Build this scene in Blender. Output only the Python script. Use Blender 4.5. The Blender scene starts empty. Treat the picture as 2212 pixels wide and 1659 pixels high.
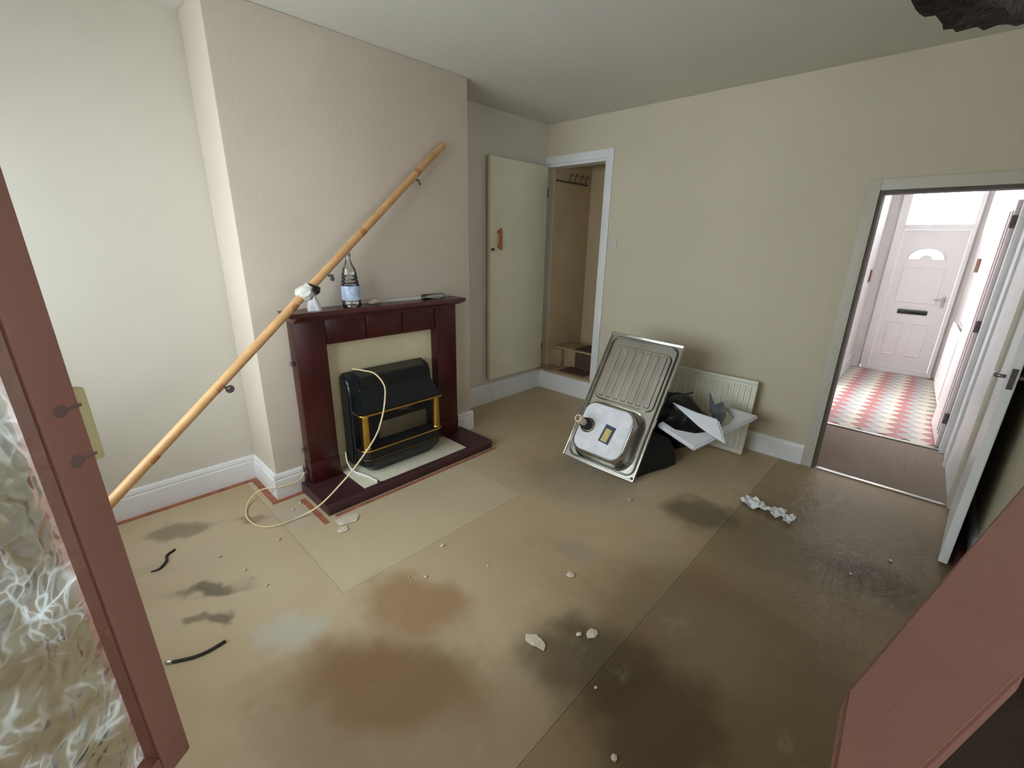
import bpy, bmesh, math, random
from mathutils import Vector, Matrix, noise

random.seed(7)
SC = bpy.context.scene
COL = SC.collection

# ------------------------------------------------------------------ camera
W_PX, F_PX = 2212.0, 957.96
YAW, PIT, ROL = math.radians(-43.513), math.radians(-17.790), math.radians(1.142)
CAM = Vector((0.0, 0.0, 1.62))
fw = Vector((math.sin(YAW) * math.cos(PIT), math.cos(YAW) * math.cos(PIT), math.sin(PIT)))
rt = Vector((math.cos(YAW), -math.sin(YAW), 0.0))
up = rt.cross(fw)
rt, up = rt * math.cos(ROL) + up * math.sin(ROL), up * math.cos(ROL) - rt * math.sin(ROL)
cd = bpy.data.cameras.new('camera')
cd.sensor_width = 36.0
cd.sensor_fit = 'HORIZONTAL'
cd.lens = F_PX / W_PX * 36.0
cd.clip_start = 0.02
cam = bpy.data.objects.new('camera', cd)
COL.objects.link(cam)
m3 = Matrix((rt, up, -fw)).transposed()
cam.matrix_world = Matrix.Translation(CAM) @ m3.to_4x4()
SC.camera = cam

# ------------------------------------------------------------------ world, daylight, exposure
wd = bpy.data.worlds.new('overcast_sky')
SC.world = wd
wd.use_nodes = True
bg = wd.node_tree.nodes['Background']
bg.inputs['Color'].default_value = (0.86, 0.93, 1.0, 1)
bg.inputs['Strength'].default_value = 2.2
wd.cycles.sampling_method = 'NONE'


def area_light(name, loc, direction, sx, sy, power, col, spread=180):
    ld = bpy.data.lights.new(name, 'AREA')
    ld.shape = 'RECTANGLE'
    ld.size, ld.size_y = sx, sy
    ld.energy = power
    ld.color = col
    ld.spread = math.radians(spread)
    o = bpy.data.objects.new(name, ld)
    COL.objects.link(o)
    o.location = loc
    o.rotation_euler = Vector(direction).to_track_quat('-Z', 'Y').to_euler()
    return o


# daylight through the near wall window and hall door light; two added fill lamps
area_light('daylight_near_window', (-1.80, -1.12, 1.50), (0.0, 1, -0.25), 2.3, 1.35, 84, (0.88, 0.96, 1.0))
area_light('daylight_hall_transom', (-0.27, 8.06, 2.15), (0, -1, -0.35), 0.6, 0.45, 26, (1.0, 0.99, 1.0))
area_light('fill_hall_side', (-0.95, 6.1, 1.3), (1, 0.1, 0), 0.9, 1.7, 26, (1.0, 0.98, 0.99))  # unseen fill lamp added to brighten the hall
area_light('fill_passage', (1.76, 0.7, 1.55), (-1, 0, 0), 2.4, 1.1, 10, (0.94, 0.98, 1.0))  # unseen fill lamp added to brighten the pink woodwork and room

vs = SC.view_settings
vs.view_transform = 'Standard'
vs.look = 'None'
vs.gamma = 1.0
vs.exposure = 0.0
vs.use_curve_mapping = False
SC.cycles.use_denoising = True
SC.cycles.use_adaptive_sampling = True
SC.cycles.adaptive_threshold = 0.08
SC.cycles.adaptive_min_samples = 12
SC.cycles.max_bounces = 7
SC.cycles.diffuse_bounces = 4
SC.cycles.glossy_bounces = 3
SC.cycles.transmission_bounces = 5
SC.cycles.caustics_reflective = False
SC.cycles.sample_clamp_indirect = 6.0


# ------------------------------------------------------------------ materials
def s2l(c):
    c = c / 255.0
    return c / 12.92 if c <= 0.04045 else ((c + 0.055) / 1.055) ** 2.4


def S(r, g, b):
    return (s2l(r), s2l(g), s2l(b), 1.0)


def new_mat(name):
    m = bpy.data.materials.new(name)
    m.use_nodes = True
    nt = m.node_tree
    return m, nt, nt.nodes['Principled BSDF']


def N(nt, typ, **kw):
    n = nt.nodes.new(typ)
    for k, v in kw.items():
        setattr(n, k, v)
    return n


def mat(name, col, rough=0.6, metal=0.0, var=0.08, scale=6.0, bump=0.0, bscale=80.0, aniso=None, spec=None, col2=None):
    m, nt, p = new_mat(name)
    L = nt.links.new
    tc = N(nt, 'ShaderNodeTexCoord')
    nz = N(nt, 'ShaderNodeTexNoise')
    nz.inputs['Scale'].default_value = scale
    nz.inputs['Detail'].default_value = 5
    src = tc.outputs['Object']
    if aniso:
        mp = N(nt, 'ShaderNodeMapping')
        mp.inputs['Scale'].default_value = aniso
        L(src, mp.inputs['Vector'])
        src = mp.outputs['Vector']
    L(src, nz.inputs['Vector'])
    cr = N(nt, 'ShaderNodeValToRGB')
    cr.color_ramp.elements[0].position = 0.3
    cr.color_ramp.elements[1].position = 0.7
    a = tuple(max(0, c * (1 - var)) for c in col[:3]) + (1,)
    b = col2 if col2 else tuple(min(1, c * (1 + var)) for c in col[:3]) + (1,)
    cr.color_ramp.elements[0].color = a
    cr.color_ramp.elements[1].color = b
    L(nz.outputs['Fac'], cr.inputs['Fac'])
    L(cr.outputs['Color'], p.inputs['Base Color'])
    p.inputs['Roughness'].default_value = rough
    p.inputs['Metallic'].default_value = metal
    if spec is not None:
        p.inputs['Specular IOR Level'].default_value = spec
    if bump:
        n2 = N(nt, 'ShaderNodeTexNoise')
        n2.inputs['Scale'].default_value = bscale
        n2.inputs['Detail'].default_value = 4
        L(src, n2.inputs['Vector'])
        bp = N(nt, 'ShaderNodeBump')
        bp.inputs['Strength'].default_value = bump
        bp.inputs['Distance'].default_value = 0.01
        L(n2.outputs['Fac'], bp.inputs['Height'])
        L(bp.outputs['Normal'], p.inputs['Normal'])
    return m


M = {}
M['wall'] = mat('cream_wall_paint', S(209, 198, 176), 0.75, var=0.04, scale=1.3, bump=0.06, bscale=45)
M['wall_paler'] = mat('pale_cream_wall_paint', S(212, 206, 194), 0.75, var=0.04, scale=1.3, bump=0.06, bscale=45)
M['breast'] = mat('warm_wall_paint', S(204, 191, 176), 0.75, var=0.04, scale=2.0, bump=0.10, bscale=60)
M['ceiling'] = mat('white_ceiling_paint', S(214, 211, 202), 0.8, var=0.03, scale=1.5, bump=0.1, bscale=25)
M['stairwall'] = mat('old_stair_wall_paint', S(208, 186, 150), 0.8, var=0.07, scale=2.5, bump=0.1)
M['hallwall'] = mat('pale_hall_paint', S(230, 227, 226), 0.7, var=0.03, scale=2)
M['white'] = mat('white_gloss_paint', S(232, 232, 234), 0.35, var=0.04, scale=5, bump=0.05, bscale=30)
M['cream_door'] = mat('cream_gloss_paint', S(228, 222, 200), 0.4, var=0.04, scale=3, bump=0.05, bscale=20)
M['upvc'] = mat('white_upvc', S(240, 238, 240), 0.3, var=0.02)
M['terracotta'] = mat('terracotta_paint_edge', S(160, 98, 74), 0.8, var=0.3, scale=14)
M['mahogany'] = mat('dark_red_mahogany', S(62, 16, 15), 0.3, var=0.35, scale=5, aniso=(3, 3, 0.6), bump=0.03)
M['shelfwood'] = mat('dusty_mahogany_top', S(84, 46, 44), 0.32, var=0.2, scale=7)
M['hearthwood'] = mat('dark_purple_hearth', S(66, 36, 40), 0.4, var=0.2, scale=9)
M['marble'] = mat('cream_marble', S(208, 196, 160), 0.35, var=0.1, scale=4, bump=0.02)
M['slab'] = mat('pale_hearth_slab', S(222, 214, 194), 0.4, var=0.08, scale=12)
M['black'] = mat('black_enamel', S(20, 23, 27), 0.3, var=0.15, scale=20)
M['blackmatt'] = mat('black_matt', S(16, 15, 15), 0.7, var=0.2, scale=20)
M['firepanel'] = mat('grey_brown_fire_panel', S(96, 84, 66), 0.5, var=0.2, scale=15)
M['brass'] = mat('polished_brass', S(206, 166, 84), 0.25, 1.0, var=0.1, scale=15)
M['darkbrass'] = mat('dulled_brass', S(120, 100, 58), 0.4, 1.0, var=0.15)
M['pole'] = mat('varnished_pine', S(212, 164, 112), 0.4, var=0.12, scale=4, aniso=(9, 3, 3))
M['polecut'] = mat('worn_bare_pine', S(178, 120, 76), 0.6, var=0.2, scale=20)
M['metal'] = mat('dull_zinc', S(150, 152, 150), 0.35, 1.0, var=0.15, scale=30)
M['steel'] = mat('stainless_steel', S(200, 198, 192), 0.22, 1.0, var=0.12, scale=6, bump=0.03, bscale=60)
M['pad'] = mat('white_sound_deadening_coat', S(226, 226, 232), 0.5, var=0.08, scale=16, bump=0.1, bscale=70)
M['blue'] = mat('dark_blue_print', S(50, 62, 92), 0.5, var=0.1)
M['yellow'] = mat('faded_yellow_print', S(206, 182, 112), 0.6, var=0.12, scale=50)
M['beige'] = mat('beige_plastic', S(216, 196, 176), 0.45, var=0.08)
M['rad'] = mat('cream_radiator_enamel', S(220, 216, 200), 0.4, var=0.04)
M['radw'] = mat('white_radiator_enamel', S(236, 230, 226), 0.4, var=0.03)
M['ceramic'] = mat('white_board_laminate', S(226, 228, 236), 0.35, var=0.04)
M['chipboard'] = mat('chipped_board_edge', S(214, 196, 172), 0.8, var=0.2, scale=40)
M['bag'] = mat('black_plastic_sheet', S(17, 19, 24), 0.35, var=0.2, scale=10, bump=0.3, bscale=25)
M['greyscrap'] = mat('grey_torn_plastic', S(92, 96, 100), 0.5, var=0.3, scale=20)
M['cord'] = mat('cream_cable', S(224, 204, 164), 0.5, var=0.05)
M['whitecord'] = mat('white_cable', S(234, 234, 230), 0.4, var=0.03)
M['blackcord'] = mat('black_rubber_hose', S(42, 36, 34), 0.5, var=0.25, scale=60, bump=0.4, bscale=200)
M['paper'] = mat('white_tissue_paper', S(228, 228, 230), 0.8, var=0.06, scale=20, bump=0.3, bscale=60)
M['plaster'] = mat('plaster_crumb', S(208, 196, 176), 0.9, var=0.12, scale=40)
M['pink'] = mat('dusty_pink_paint', S(148, 104, 92), 0.5, var=0.06, scale=3, bump=0.06, bscale=25)
M['pinkdark'] = mat('worn_brown_bead', S(112, 66, 50), 0.6, var=0.16, scale=8)
M['latch'] = mat('old_olive_brass', S(196, 186, 140), 0.5, 0.0, var=0.1)
M['screw'] = mat('dark_iron', S(96, 84, 80), 0.6, 0.1, var=0.2, scale=40)
M['pinkscrew'] = mat('paint_smeared_screw', S(112, 88, 82), 0.7, var=0.2)
M['fabric'] = mat('dark_brown_fabric', S(44, 38, 28), 0.95, var=0.5, scale=160, bump=0.8, bscale=220)
M['carpet'] = mat('taupe_lobby_carpet', S(150, 136, 124), 0.95, var=0.1, scale=60, bump=0.2, bscale=200)
M['staircarpet'] = mat('brown_stair_carpet', S(92, 70, 54), 0.95, var=0.2, scale=40, bump=0.3, bscale=200)
M['treadpaint'] = mat('worn_stair_tread_paint', S(176, 152, 122), 0.7, var=0.14, scale=6)
M['oak'] = mat('orange_wood', S(176, 106, 48), 0.45, var=0.1, scale=10)
M['alu'] = mat('aluminium_strip', S(206, 204, 200), 0.3, 1.0, var=0.06, scale=30)
M['tile_red'] = mat('dusky_red_tile', S(190, 128, 128), 0.4, var=0.1, scale=9)
M['tile_cream'] = mat('cream_tile', S(222, 218, 202), 0.4, var=0.06, scale=9)
M['tile_grey'] = mat('pale_grey_tile', S(188, 186, 186), 0.4, var=0.06, scale=9)
M['grout'] = mat('tile_grout', S(176, 164, 150), 0.9)
M['maroon'] = mat('maroon_floor_shade', S(84, 34, 40), 0.95, var=0.2, scale=40)
M['brown'] = mat('brown_bakelite', S(126, 92, 72), 0.4)
M['switch'] = mat('pale_switch_plastic', S(212, 200, 196), 0.4, var=0.02)
M['tapeblack'] = mat('black_tape', S(30, 32, 36), 0.35, var=0.1)
M['leafpink'] = mat('pinkish_white_door_paint', S(226, 214, 214), 0.4, var=0.03)


def glass_mat(name, tint, gloss, rough=0.02):
    m = bpy.data.materials.new(name)
    m.use_nodes = True
    nt = m.node_tree
    nt.nodes.remove(nt.nodes['Principled BSDF'])
    t = N(nt, 'ShaderNodeBsdfTransparent')
    t.inputs['Color'].default_value = tint
    g = N(nt, 'ShaderNodeBsdfGlossy')
    g.inputs['Roughness'].default_value = rough
    fr = N(nt, 'ShaderNodeFresnel')
    fr.inputs['IOR'].default_value = 1.45
    ad = N(nt, 'ShaderNodeMath', operation='MULTIPLY_ADD')
    ad.inputs[1].default_value = gloss
    ad.inputs[2].default_value = 0.02
    mx = N(nt, 'ShaderNodeMixShader')
    nt.links.new(fr.outputs[0], ad.inputs[0])
    nt.links.new(ad.outputs[0], mx.inputs[0])
    nt.links.new(t.outputs[0], mx.inputs[1])
    nt.links.new(g.outputs[0], mx.inputs[2])
    nt.links.new(mx.outputs[0], nt.nodes['Material Output'].inputs[0])
    return m


M['glass'] = glass_mat('clear_glass', (0.93, 0.96, 0.96, 1), 1.0)
M['petglass'] = glass_mat('clear_bottle_plastic', (0.94, 0.96, 0.98, 1), 1.5, 0.12)


def obscure_glass():
    """clear cast glass with leaf shaped ridges; the ridges are whitish and scatter light"""
    m, nt, p = new_mat('leaf_patterned_obscure_glass')
    L = nt.links.new
    p.inputs['Base Color'].default_value = (0.74, 0.77, 0.72, 1)
    p.inputs['Transmission Weight'].default_value = 1.0
    p.inputs['Roughness'].default_value = 0.2
    p.inputs['IOR'].default_value = 1.3
    tc = N(nt, 'ShaderNodeTexCoord')
    nz = N(nt, 'ShaderNodeTexNoise')
    nz.inputs['Scale'].default_value = 11
    L(tc.outputs['Object'], nz.inputs['Vector'])
    mx = N(nt, 'ShaderNodeMix', data_type='VECTOR')
    mx.inputs[0].default_value = 0.12
    L(tc.outputs['Object'], mx.inputs[4])
    L(nz.outputs['Color'], mx.inputs[5])
    mp = N(nt, 'ShaderNodeMapping')
    mp.inputs['Scale'].default_value = (46, 46, 20)
    mp.inputs['Rotation'].default_value = (0.0, 0.55, 0.0)
    L(mx.outputs[1], mp.inputs['Vector'])
    vo = N(nt, 'ShaderNodeTexVoronoi', feature='SMOOTH_F1')
    vo.inputs['Scale'].default_value = 1.0
    vo.inputs['Smoothness'].default_value = 0.35
    L(mp.outputs['Vector'], vo.inputs['Vector'])
    ve = N(nt, 'ShaderNodeTexVoronoi', feature='DISTANCE_TO_EDGE')
    ve.inputs['Scale'].default_value = 1.0
    L(mp.outputs['Vector'], ve.inputs['Vector'])
    bp = N(nt, 'ShaderNodeBump')
    bp.inputs['Strength'].default_value = 0.8
    bp.inputs['Distance'].default_value = 0.010
    L(vo.outputs['Distance'], bp.inputs['Height'])
    L(bp.outputs['Normal'], p.inputs['Normal'])
    tr = N(nt, 'ShaderNodeBsdfTranslucent')
    tr.inputs['Color'].default_value = (0.90, 0.95, 1.0, 1)
    mr = N(nt, 'ShaderNodeMapRange', interpolation_type='SMOOTHSTEP')
    mr.inputs[1].default_value = 0.10
    mr.inputs[2].default_value = 0.0
    mr.inputs[3].default_value = 0.05
    mr.inputs[4].default_value = 0.30
    L(ve.outputs['Distance'], mr.inputs[0])
    nb = N(nt, 'ShaderNodeTexNoise')
    nb.inputs['Scale'].default_value = 14
    L(tc.outputs['Object'], nb.inputs['Vector'])
    mr2 = N(nt, 'ShaderNodeMapRange')
    mr2.inputs[1].default_value = 0.46
    mr2.inputs[2].default_value = 0.66
    L(nb.outputs['Fac'], mr2.inputs[0])
    mu = N(nt, 'ShaderNodeMath', operation='MULTIPLY')
    L(mr.outputs[0], mu.inputs[0])
    L(mr2.outputs[0], mu.inputs[1])
    mz = N(nt, 'ShaderNodeMixShader')
    L(mu.outputs[0], mz.inputs[0])
    L(p.outputs[0], mz.inputs[1])
    L(tr.outputs[0], mz.inputs[2])
    L(mz.outputs[0], nt.nodes['Material Output'].inputs[0])
    return m


M['obscure'] = obscure_glass()


def frosted():
    m, nt, p = new_mat('frosted_door_glass')
    p.inputs['Base Color'].default_value = (0.95, 0.95, 0.97, 1)
    p.inputs['Transmission Weight'].default_value = 1.0
    p.inputs['Roughness'].default_value = 0.35
    p.inputs['IOR'].default_value = 1.1
    return m


M['frost'] = frosted()


def floor_mat(name, ca, cb, tone):
    """Worn brown sheet flooring: broad tonal drift, scuffs, and stains with some painted floor shade among them."""
    m, nt, p = new_mat(name)
    L = nt.links.new
    tc = N(nt, 'ShaderNodeTexCoord')
    src = tc.outputs['Object']
    n1 = N(nt, 'ShaderNodeTexNoise')
    n1.inputs['Scale'].default_value = 0.9
    n1.inputs['Detail'].default_value = 6
    L(src, n1.inputs['Vector'])
    cr = N(nt, 'ShaderNodeValToRGB')
    cr.color_ramp.elements[0].position = 0.35
    cr.color_ramp.elements[1].position = 0.65
    cr.color_ramp.elements[0].color = tuple(c * tone for c in ca[:3]) + (1,)
    cr.color_ramp.elements[1].color = tuple(c * tone for c in cb[:3]) + (1,)
    L(n1.outputs['Fac'], cr.inputs['Fac'])
    col = cr.outputs['Color']
    # domain warp for stain and shade outlines
    nw = N(nt, 'ShaderNodeTexNoise')
    nw.inputs['Scale'].default_value = 7
    nw.inputs['Detail'].default_value = 4
    L(src, nw.inputs['Vector'])
    sub = N(nt, 'ShaderNodeVectorMath', operation='SUBTRACT')
    sub.inputs[1].default_value = (0.5, 0.5, 0.5)
    L(nw.outputs['Color'], sub.inputs[0])
    sc_ = N(nt, 'ShaderNodeVectorMath', operation='SCALE')
    sc_.inputs['Scale'].default_value = 0.22
    L(sub.outputs[0], sc_.inputs[0])
    ad = N(nt, 'ShaderNodeVectorMath', operation='ADD')
    L(src, ad.inputs[0])
    L(sc_.outputs[0], ad.inputs[1])
    for (x, y, rx, ry, rot, st, colr) in STAINS_AND_SHADE:
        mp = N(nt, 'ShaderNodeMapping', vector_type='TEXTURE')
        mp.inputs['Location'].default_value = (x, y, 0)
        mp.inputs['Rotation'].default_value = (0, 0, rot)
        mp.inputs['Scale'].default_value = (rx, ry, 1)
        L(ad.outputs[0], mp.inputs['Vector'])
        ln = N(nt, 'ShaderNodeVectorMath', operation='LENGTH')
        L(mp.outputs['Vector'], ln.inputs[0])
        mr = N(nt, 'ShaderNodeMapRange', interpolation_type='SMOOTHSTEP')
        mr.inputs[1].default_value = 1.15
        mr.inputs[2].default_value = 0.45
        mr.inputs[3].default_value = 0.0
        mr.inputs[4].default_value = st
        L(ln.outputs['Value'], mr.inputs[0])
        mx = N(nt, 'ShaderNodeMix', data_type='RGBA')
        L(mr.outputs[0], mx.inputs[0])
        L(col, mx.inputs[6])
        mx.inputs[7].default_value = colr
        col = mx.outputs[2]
    # pale scuffs
    ns = N(nt, 'ShaderNodeTexNoise')
    ns.inputs['Scale'].default_value = 5.5
    ns.inputs['Detail'].default_value = 7
    ns.inputs['Roughness'].default_value = 0.7
    mps = N(nt, 'ShaderNodeMapping')
    mps.inputs['Scale'].default_value = (1.0, 0.5, 1)
    mps.inputs['Rotation'].default_value = (0, 0, 0.35)
    L(src, mps.inputs['Vector'])
    L(mps.outputs['Vector'], ns.inputs['Vector'])
    mr = N(nt, 'ShaderNodeMapRange')
    mr.inputs[1].default_value = 0.58
    mr.inputs[2].default_value = 0.78
    mr.inputs[4].default_value = 0.3
    L(ns.outputs['Fac'], mr.inputs[0])
    mx = N(nt, 'ShaderNodeMix', data_type='RGBA')
    L(mr.outputs[0], mx.inputs[0])
    L(col, mx.inputs[6])
    mx.inputs[7].default_value = S(206, 194, 172)
    L(mx.outputs[2], p.inputs['Base Color'])
    p.inputs['Roughness'].default_value = 0.5
    bp = N(nt, 'ShaderNodeBump')
    bp.inputs['Strength'].default_value = 0.12
    bp.inputs['Distance'].default_value = 0.01
    nb = N(nt, 'ShaderNodeTexNoise')
    nb.inputs['Scale'].default_value = 14
    nb.inputs['Detail'].default_value = 6
    L(src, nb.inputs['Vector'])
    L(nb.outputs['Fac'], bp.inputs['Height'])
    L(bp.outputs['Normal'], p.inputs['Normal'])
    return m


DK = S(74, 66, 52)
RU = S(140, 92, 52)
PA = S(190, 186, 172)
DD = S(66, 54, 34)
STAINS_AND_SHADE = [
    (-2.45, 0.15, 0.75, 0.60, 0.0, 0.6, S(196, 180, 152)),
    (-0.22, 1.45, 0.85, 1.0, 0.2, 0.72, S(92, 68, 36)), (0.0, 2.9, 0.75, 0.85, 0.0, 0.65, S(98, 86, 64)),  # broad dark patches: staining with the floor's shade painted in
    (-1.10, 0.55, 0.62, 0.42, 0.6, 0.55, S(112, 76, 42)),
   
    (-2.22, 0.27, 0.20, 0.06, 1.0, 0.75, DK), (-2.00, 0.23, 0.07, 0.055, 0.6, 0.7, DK),
    (-2.06, 0.15, 0.06, 0.04, 0.8, 0.6, DK), (-2.87, 0.27, 0.19, 0.09, 1.2, 0.6, S(104, 92, 70)),
    (-2.60, 0.02, 0.25, 0.06, 1.2, 0.15, S(120, 106, 82)), (-2.70, 0.58, 0.12, 0.05, 1.0, 0.5, S(104, 84, 66)),
    (-1.70, 0.44, 0.16, 0.12, 0.9, 0.7, PA), (-1.46, 0.92, 0.34, 0.20, 0.4, 0.6, RU),
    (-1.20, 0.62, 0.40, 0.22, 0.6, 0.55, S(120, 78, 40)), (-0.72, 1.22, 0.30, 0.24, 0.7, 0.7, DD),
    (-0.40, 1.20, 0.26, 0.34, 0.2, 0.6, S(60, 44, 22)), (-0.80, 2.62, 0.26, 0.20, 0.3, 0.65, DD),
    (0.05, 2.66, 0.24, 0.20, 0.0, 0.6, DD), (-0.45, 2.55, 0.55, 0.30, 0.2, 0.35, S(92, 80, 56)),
    (-0.44, 1.70, 0.35, 0.30, 0.2, 0.35, S(150, 132, 108)), (-1.15, 1.75, 0.16, 0.10, 0.3, 0.5, S(160, 144, 130)),
    (-2.55, 0.78, 0.16, 0.12, 0.4, 0.5, S(182, 174, 166)), (-1.60, 2.40, 0.5, 0.4, 0.3, 0.4, S(124, 116, 104)),
]
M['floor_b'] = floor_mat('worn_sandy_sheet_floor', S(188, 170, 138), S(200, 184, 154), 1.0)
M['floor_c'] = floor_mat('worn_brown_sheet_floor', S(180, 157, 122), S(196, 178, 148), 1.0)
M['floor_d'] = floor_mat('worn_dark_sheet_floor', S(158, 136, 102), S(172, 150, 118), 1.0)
M['darkfloor'] = mat('dark_passage_floor', S(74, 58, 52), 0.9, var=0.2)
M['screed'] = mat('grey_floor_screed', S(140, 130, 112), 0.9, var=0.2, scale=4)


# ------------------------------------------------------------------ mesh helpers
def bm_new():
    return bmesh.new()


def add_box(bm, a, b, bevel=0.0, seg=2):
    a, b = Vector(a), Vector(b)
    r = bmesh.ops.create_cube(bm, size=1.0)
    vsx = r['verts']
    c = (a + b) / 2
    d = b - a
    for v in vsx:
        v.co = Vector((v.co.x * d.x + c.x, v.co.y * d.y + c.y, v.co.z * d.z + c.z))
    if bevel > 0:
        es = set()
        for v in vsx:
            es.update(v.link_edges)
        bmesh.ops.bevel(bm, geom=list(es), offset=min(bevel, 0.45 * min(abs(d.x), abs(d.y), abs(d.z))), segments=seg, affect='EDGES', profile=0.6)


def add_prism(bm, pts, off):
    """closed polygon pts (3D) extruded by vector off"""
    off = Vector(off)
    lo = [bm.verts.new(Vector(p)) for p in pts]
    hi = [bm.verts.new(Vector(p) + off) for p in pts]
    n = len(pts)
    bm.faces.new(lo[::-1])
    bm.faces.new(hi)
    for i in range(n):
        j = (i + 1) % n
        bm.faces.new((lo[i], lo[j], hi[j], hi[i]))
    bmesh.ops.recalc_face_normals(bm, faces=bm.faces)


def add_tube(bm, path, r, seg=10, cap=True):
    pts = [Vector(p) for p in path]
    rads = r if isinstance(r, (list, tuple)) else [r] * len(pts)
    rings = []
    prev = None
    for i, p in enumerate(pts):
        t = (pts[min(i + 1, len(pts) - 1)] - pts[max(i - 1, 0)]).normalized()
        if prev is None:
            a = t.orthogonal().normalized()
        else:
            a = (prev - t * prev.dot(t)).normalized()
        prev = a
        b = t.cross(a)
        rings.append([bm.verts.new(p + (a * math.cos(2 * math.pi * k / seg) + b * math.sin(2 * math.pi * k / seg)) * rads[i]) for k in range(seg)])
    for i in range(len(rings) - 1):
        for k in range(seg):
            k2 = (k + 1) % seg
            bm.faces.new((rings[i][k], rings[i][k2], rings[i + 1][k2], rings[i + 1][k]))
    if cap:
        bm.faces.new(rings[0][::-1])
        bm.faces.new(rings[-1])
    bmesh.ops.recalc_face_normals(bm, faces=bm.faces)


def add_lathe(bm, prof, origin, axis=(0, 0, 1), seg=24, cap=True):
    o = Vector(origin)
    ax = Vector(axis).normalized()
    a = ax.orthogonal().normalized()
    b = ax.cross(a)
    rings = []
    for (r, z) in prof:
        rings.append([bm.verts.new(o + ax * z + (a * math.cos(2 * math.pi * k / seg) + b * math.sin(2 * math.pi * k / seg)) * max(r, 1e-4)) for k in range(seg)])
    for i in range(len(rings) - 1):
        for k in range(seg):
            k2 = (k + 1) % seg
            bm.faces.new((rings[i][k], rings[i][k2], rings[i + 1][k2], rings[i + 1][k]))
    if cap:
        bm.faces.new(rings[0][::-1])
        bm.faces.new(rings[-1])
    bmesh.ops.recalc_face_normals(bm, faces=bm.faces)


def smooth_path(pts, sub=8):
    P = [Vector(p) for p in pts]
    out = []
    for i in range(len(P) - 1):
        p0, p1, p2, p3 = P[max(i - 1, 0)], P[i], P[i + 1], P[min(i + 2, len(P) - 1)]
        for k in range(sub):
            t = k / sub
            out.append(0.5 * ((2 * p1) + (p2 - p0) * t + (2 * p0 - 5 * p1 + 4 * p2 - p3) * t * t + (3 * p1 - p0 - 3 * p2 + p3) * t ** 3))
    out.append(P[-1])
    return out


def obj(name, bm, material, parent=None, smooth=False, label=None):
    me = bpy.data.meshes.new(name)
    bm.to_mesh(me)
    bm.free()
    if smooth:
        for p in me.polygons:
            p.use_smooth = True
    o = bpy.data.objects.new(name, me)
    COL.objects.link(o)
    me.materials.append(M[material] if isinstance(material, str) else material)
    if parent is not None:
        o.parent = parent
        if not parent.get('_local'):
            o.matrix_parent_inverse = Matrix.Translation(parent.location).inverted()
    if label:
        o['label'] = label
    return o


def shade_auto(o, ang=40):
    me = o.data
    for p in me.polygons:
        p.use_smooth = True
    me.set_sharp_from_angle(angle=math.radians(ang))


def box(name, a, b, material, parent=None, bevel=0.0, label=None):
    bm = bm_new()
    add_box(bm, a, b, bevel)
    o = obj(name, bm, material, parent, label=label)
    if bevel:
        shade_auto(o)
    return o


def thing(name, label, cat, loc=(0, 0, 0), group=None, matrix=None):
    o = bpy.data.objects.new(name, None)
    o.empty_display_size = 0.05
    COL.objects.link(o)
    if matrix is not None:
        o.matrix_world = matrix
        o['_local'] = 1
    else:
        o.location = loc
    o['label'] = label
    o['category'] = cat
    if group:
        o['group'] = group
    return o


def tag(o, label, cat, group=None):
    o['label'] = label
    o['category'] = cat
    if group:
        o['group'] = group
    return o


def struct(o, label=None):
    o['kind'] = 'structure'
    if label:
        o['label'] = label
    return o


# ------------------------------------------------------------------ room dimensions
XL, XC = -3.221, -2.817        # alcove wall, chimney breast face
Y1, Y2 = 0.792, 2.437          # chimney breast ends
YB, YN = 3.851, -1.0           # back wall, near wall
H = 2.736
XR = 0.43                      # right wall
HX0, HX1, HZ = -0.438, 0.331, 1.976   # hall doorway
SX1, SZ = -2.50, 2.372         # stair doorway right side and head


def skew(y, off=0.0):
    """line of the angled side wall; off = distance outwards (to the right)"""
    return Vector((-0.146 + 0.2343 * y + 0.973 * off, y - 0.228 * off, 0))


# ------------------------------------------------------------------ floor
fl = struct(box('floor', (XL - 0.1, YN - 0.1, -0.12), (1.7, YB + 0.1, -0.0042), 'screed'))
def sheet(pts, mm):
    bm = bm_new()
    add_prism(bm, [(x, y, -0.004) for x, y in pts], (0, 0, 0.004))
    return obj('floor_sheet', bm, mm, fl)


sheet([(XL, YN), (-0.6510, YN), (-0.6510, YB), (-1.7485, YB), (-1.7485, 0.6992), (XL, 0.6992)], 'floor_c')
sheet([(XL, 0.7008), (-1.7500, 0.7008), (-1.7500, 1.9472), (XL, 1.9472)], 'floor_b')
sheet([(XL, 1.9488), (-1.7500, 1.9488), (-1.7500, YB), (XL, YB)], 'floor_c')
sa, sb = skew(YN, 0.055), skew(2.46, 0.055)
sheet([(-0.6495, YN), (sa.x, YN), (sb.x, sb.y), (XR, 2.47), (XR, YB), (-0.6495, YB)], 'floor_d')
bm = bm_new()
add_prism(bm, [(sa.x + 0.002, YN, -0.004), (sb.x + 0.002, sb.y, -0.004), (1.7, 2.5, -0.004), (1.7, YN, -0.004)], (0, 0, 0.003))
struct(obj('floor_passage', bm, 'darkfloor'))

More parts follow.
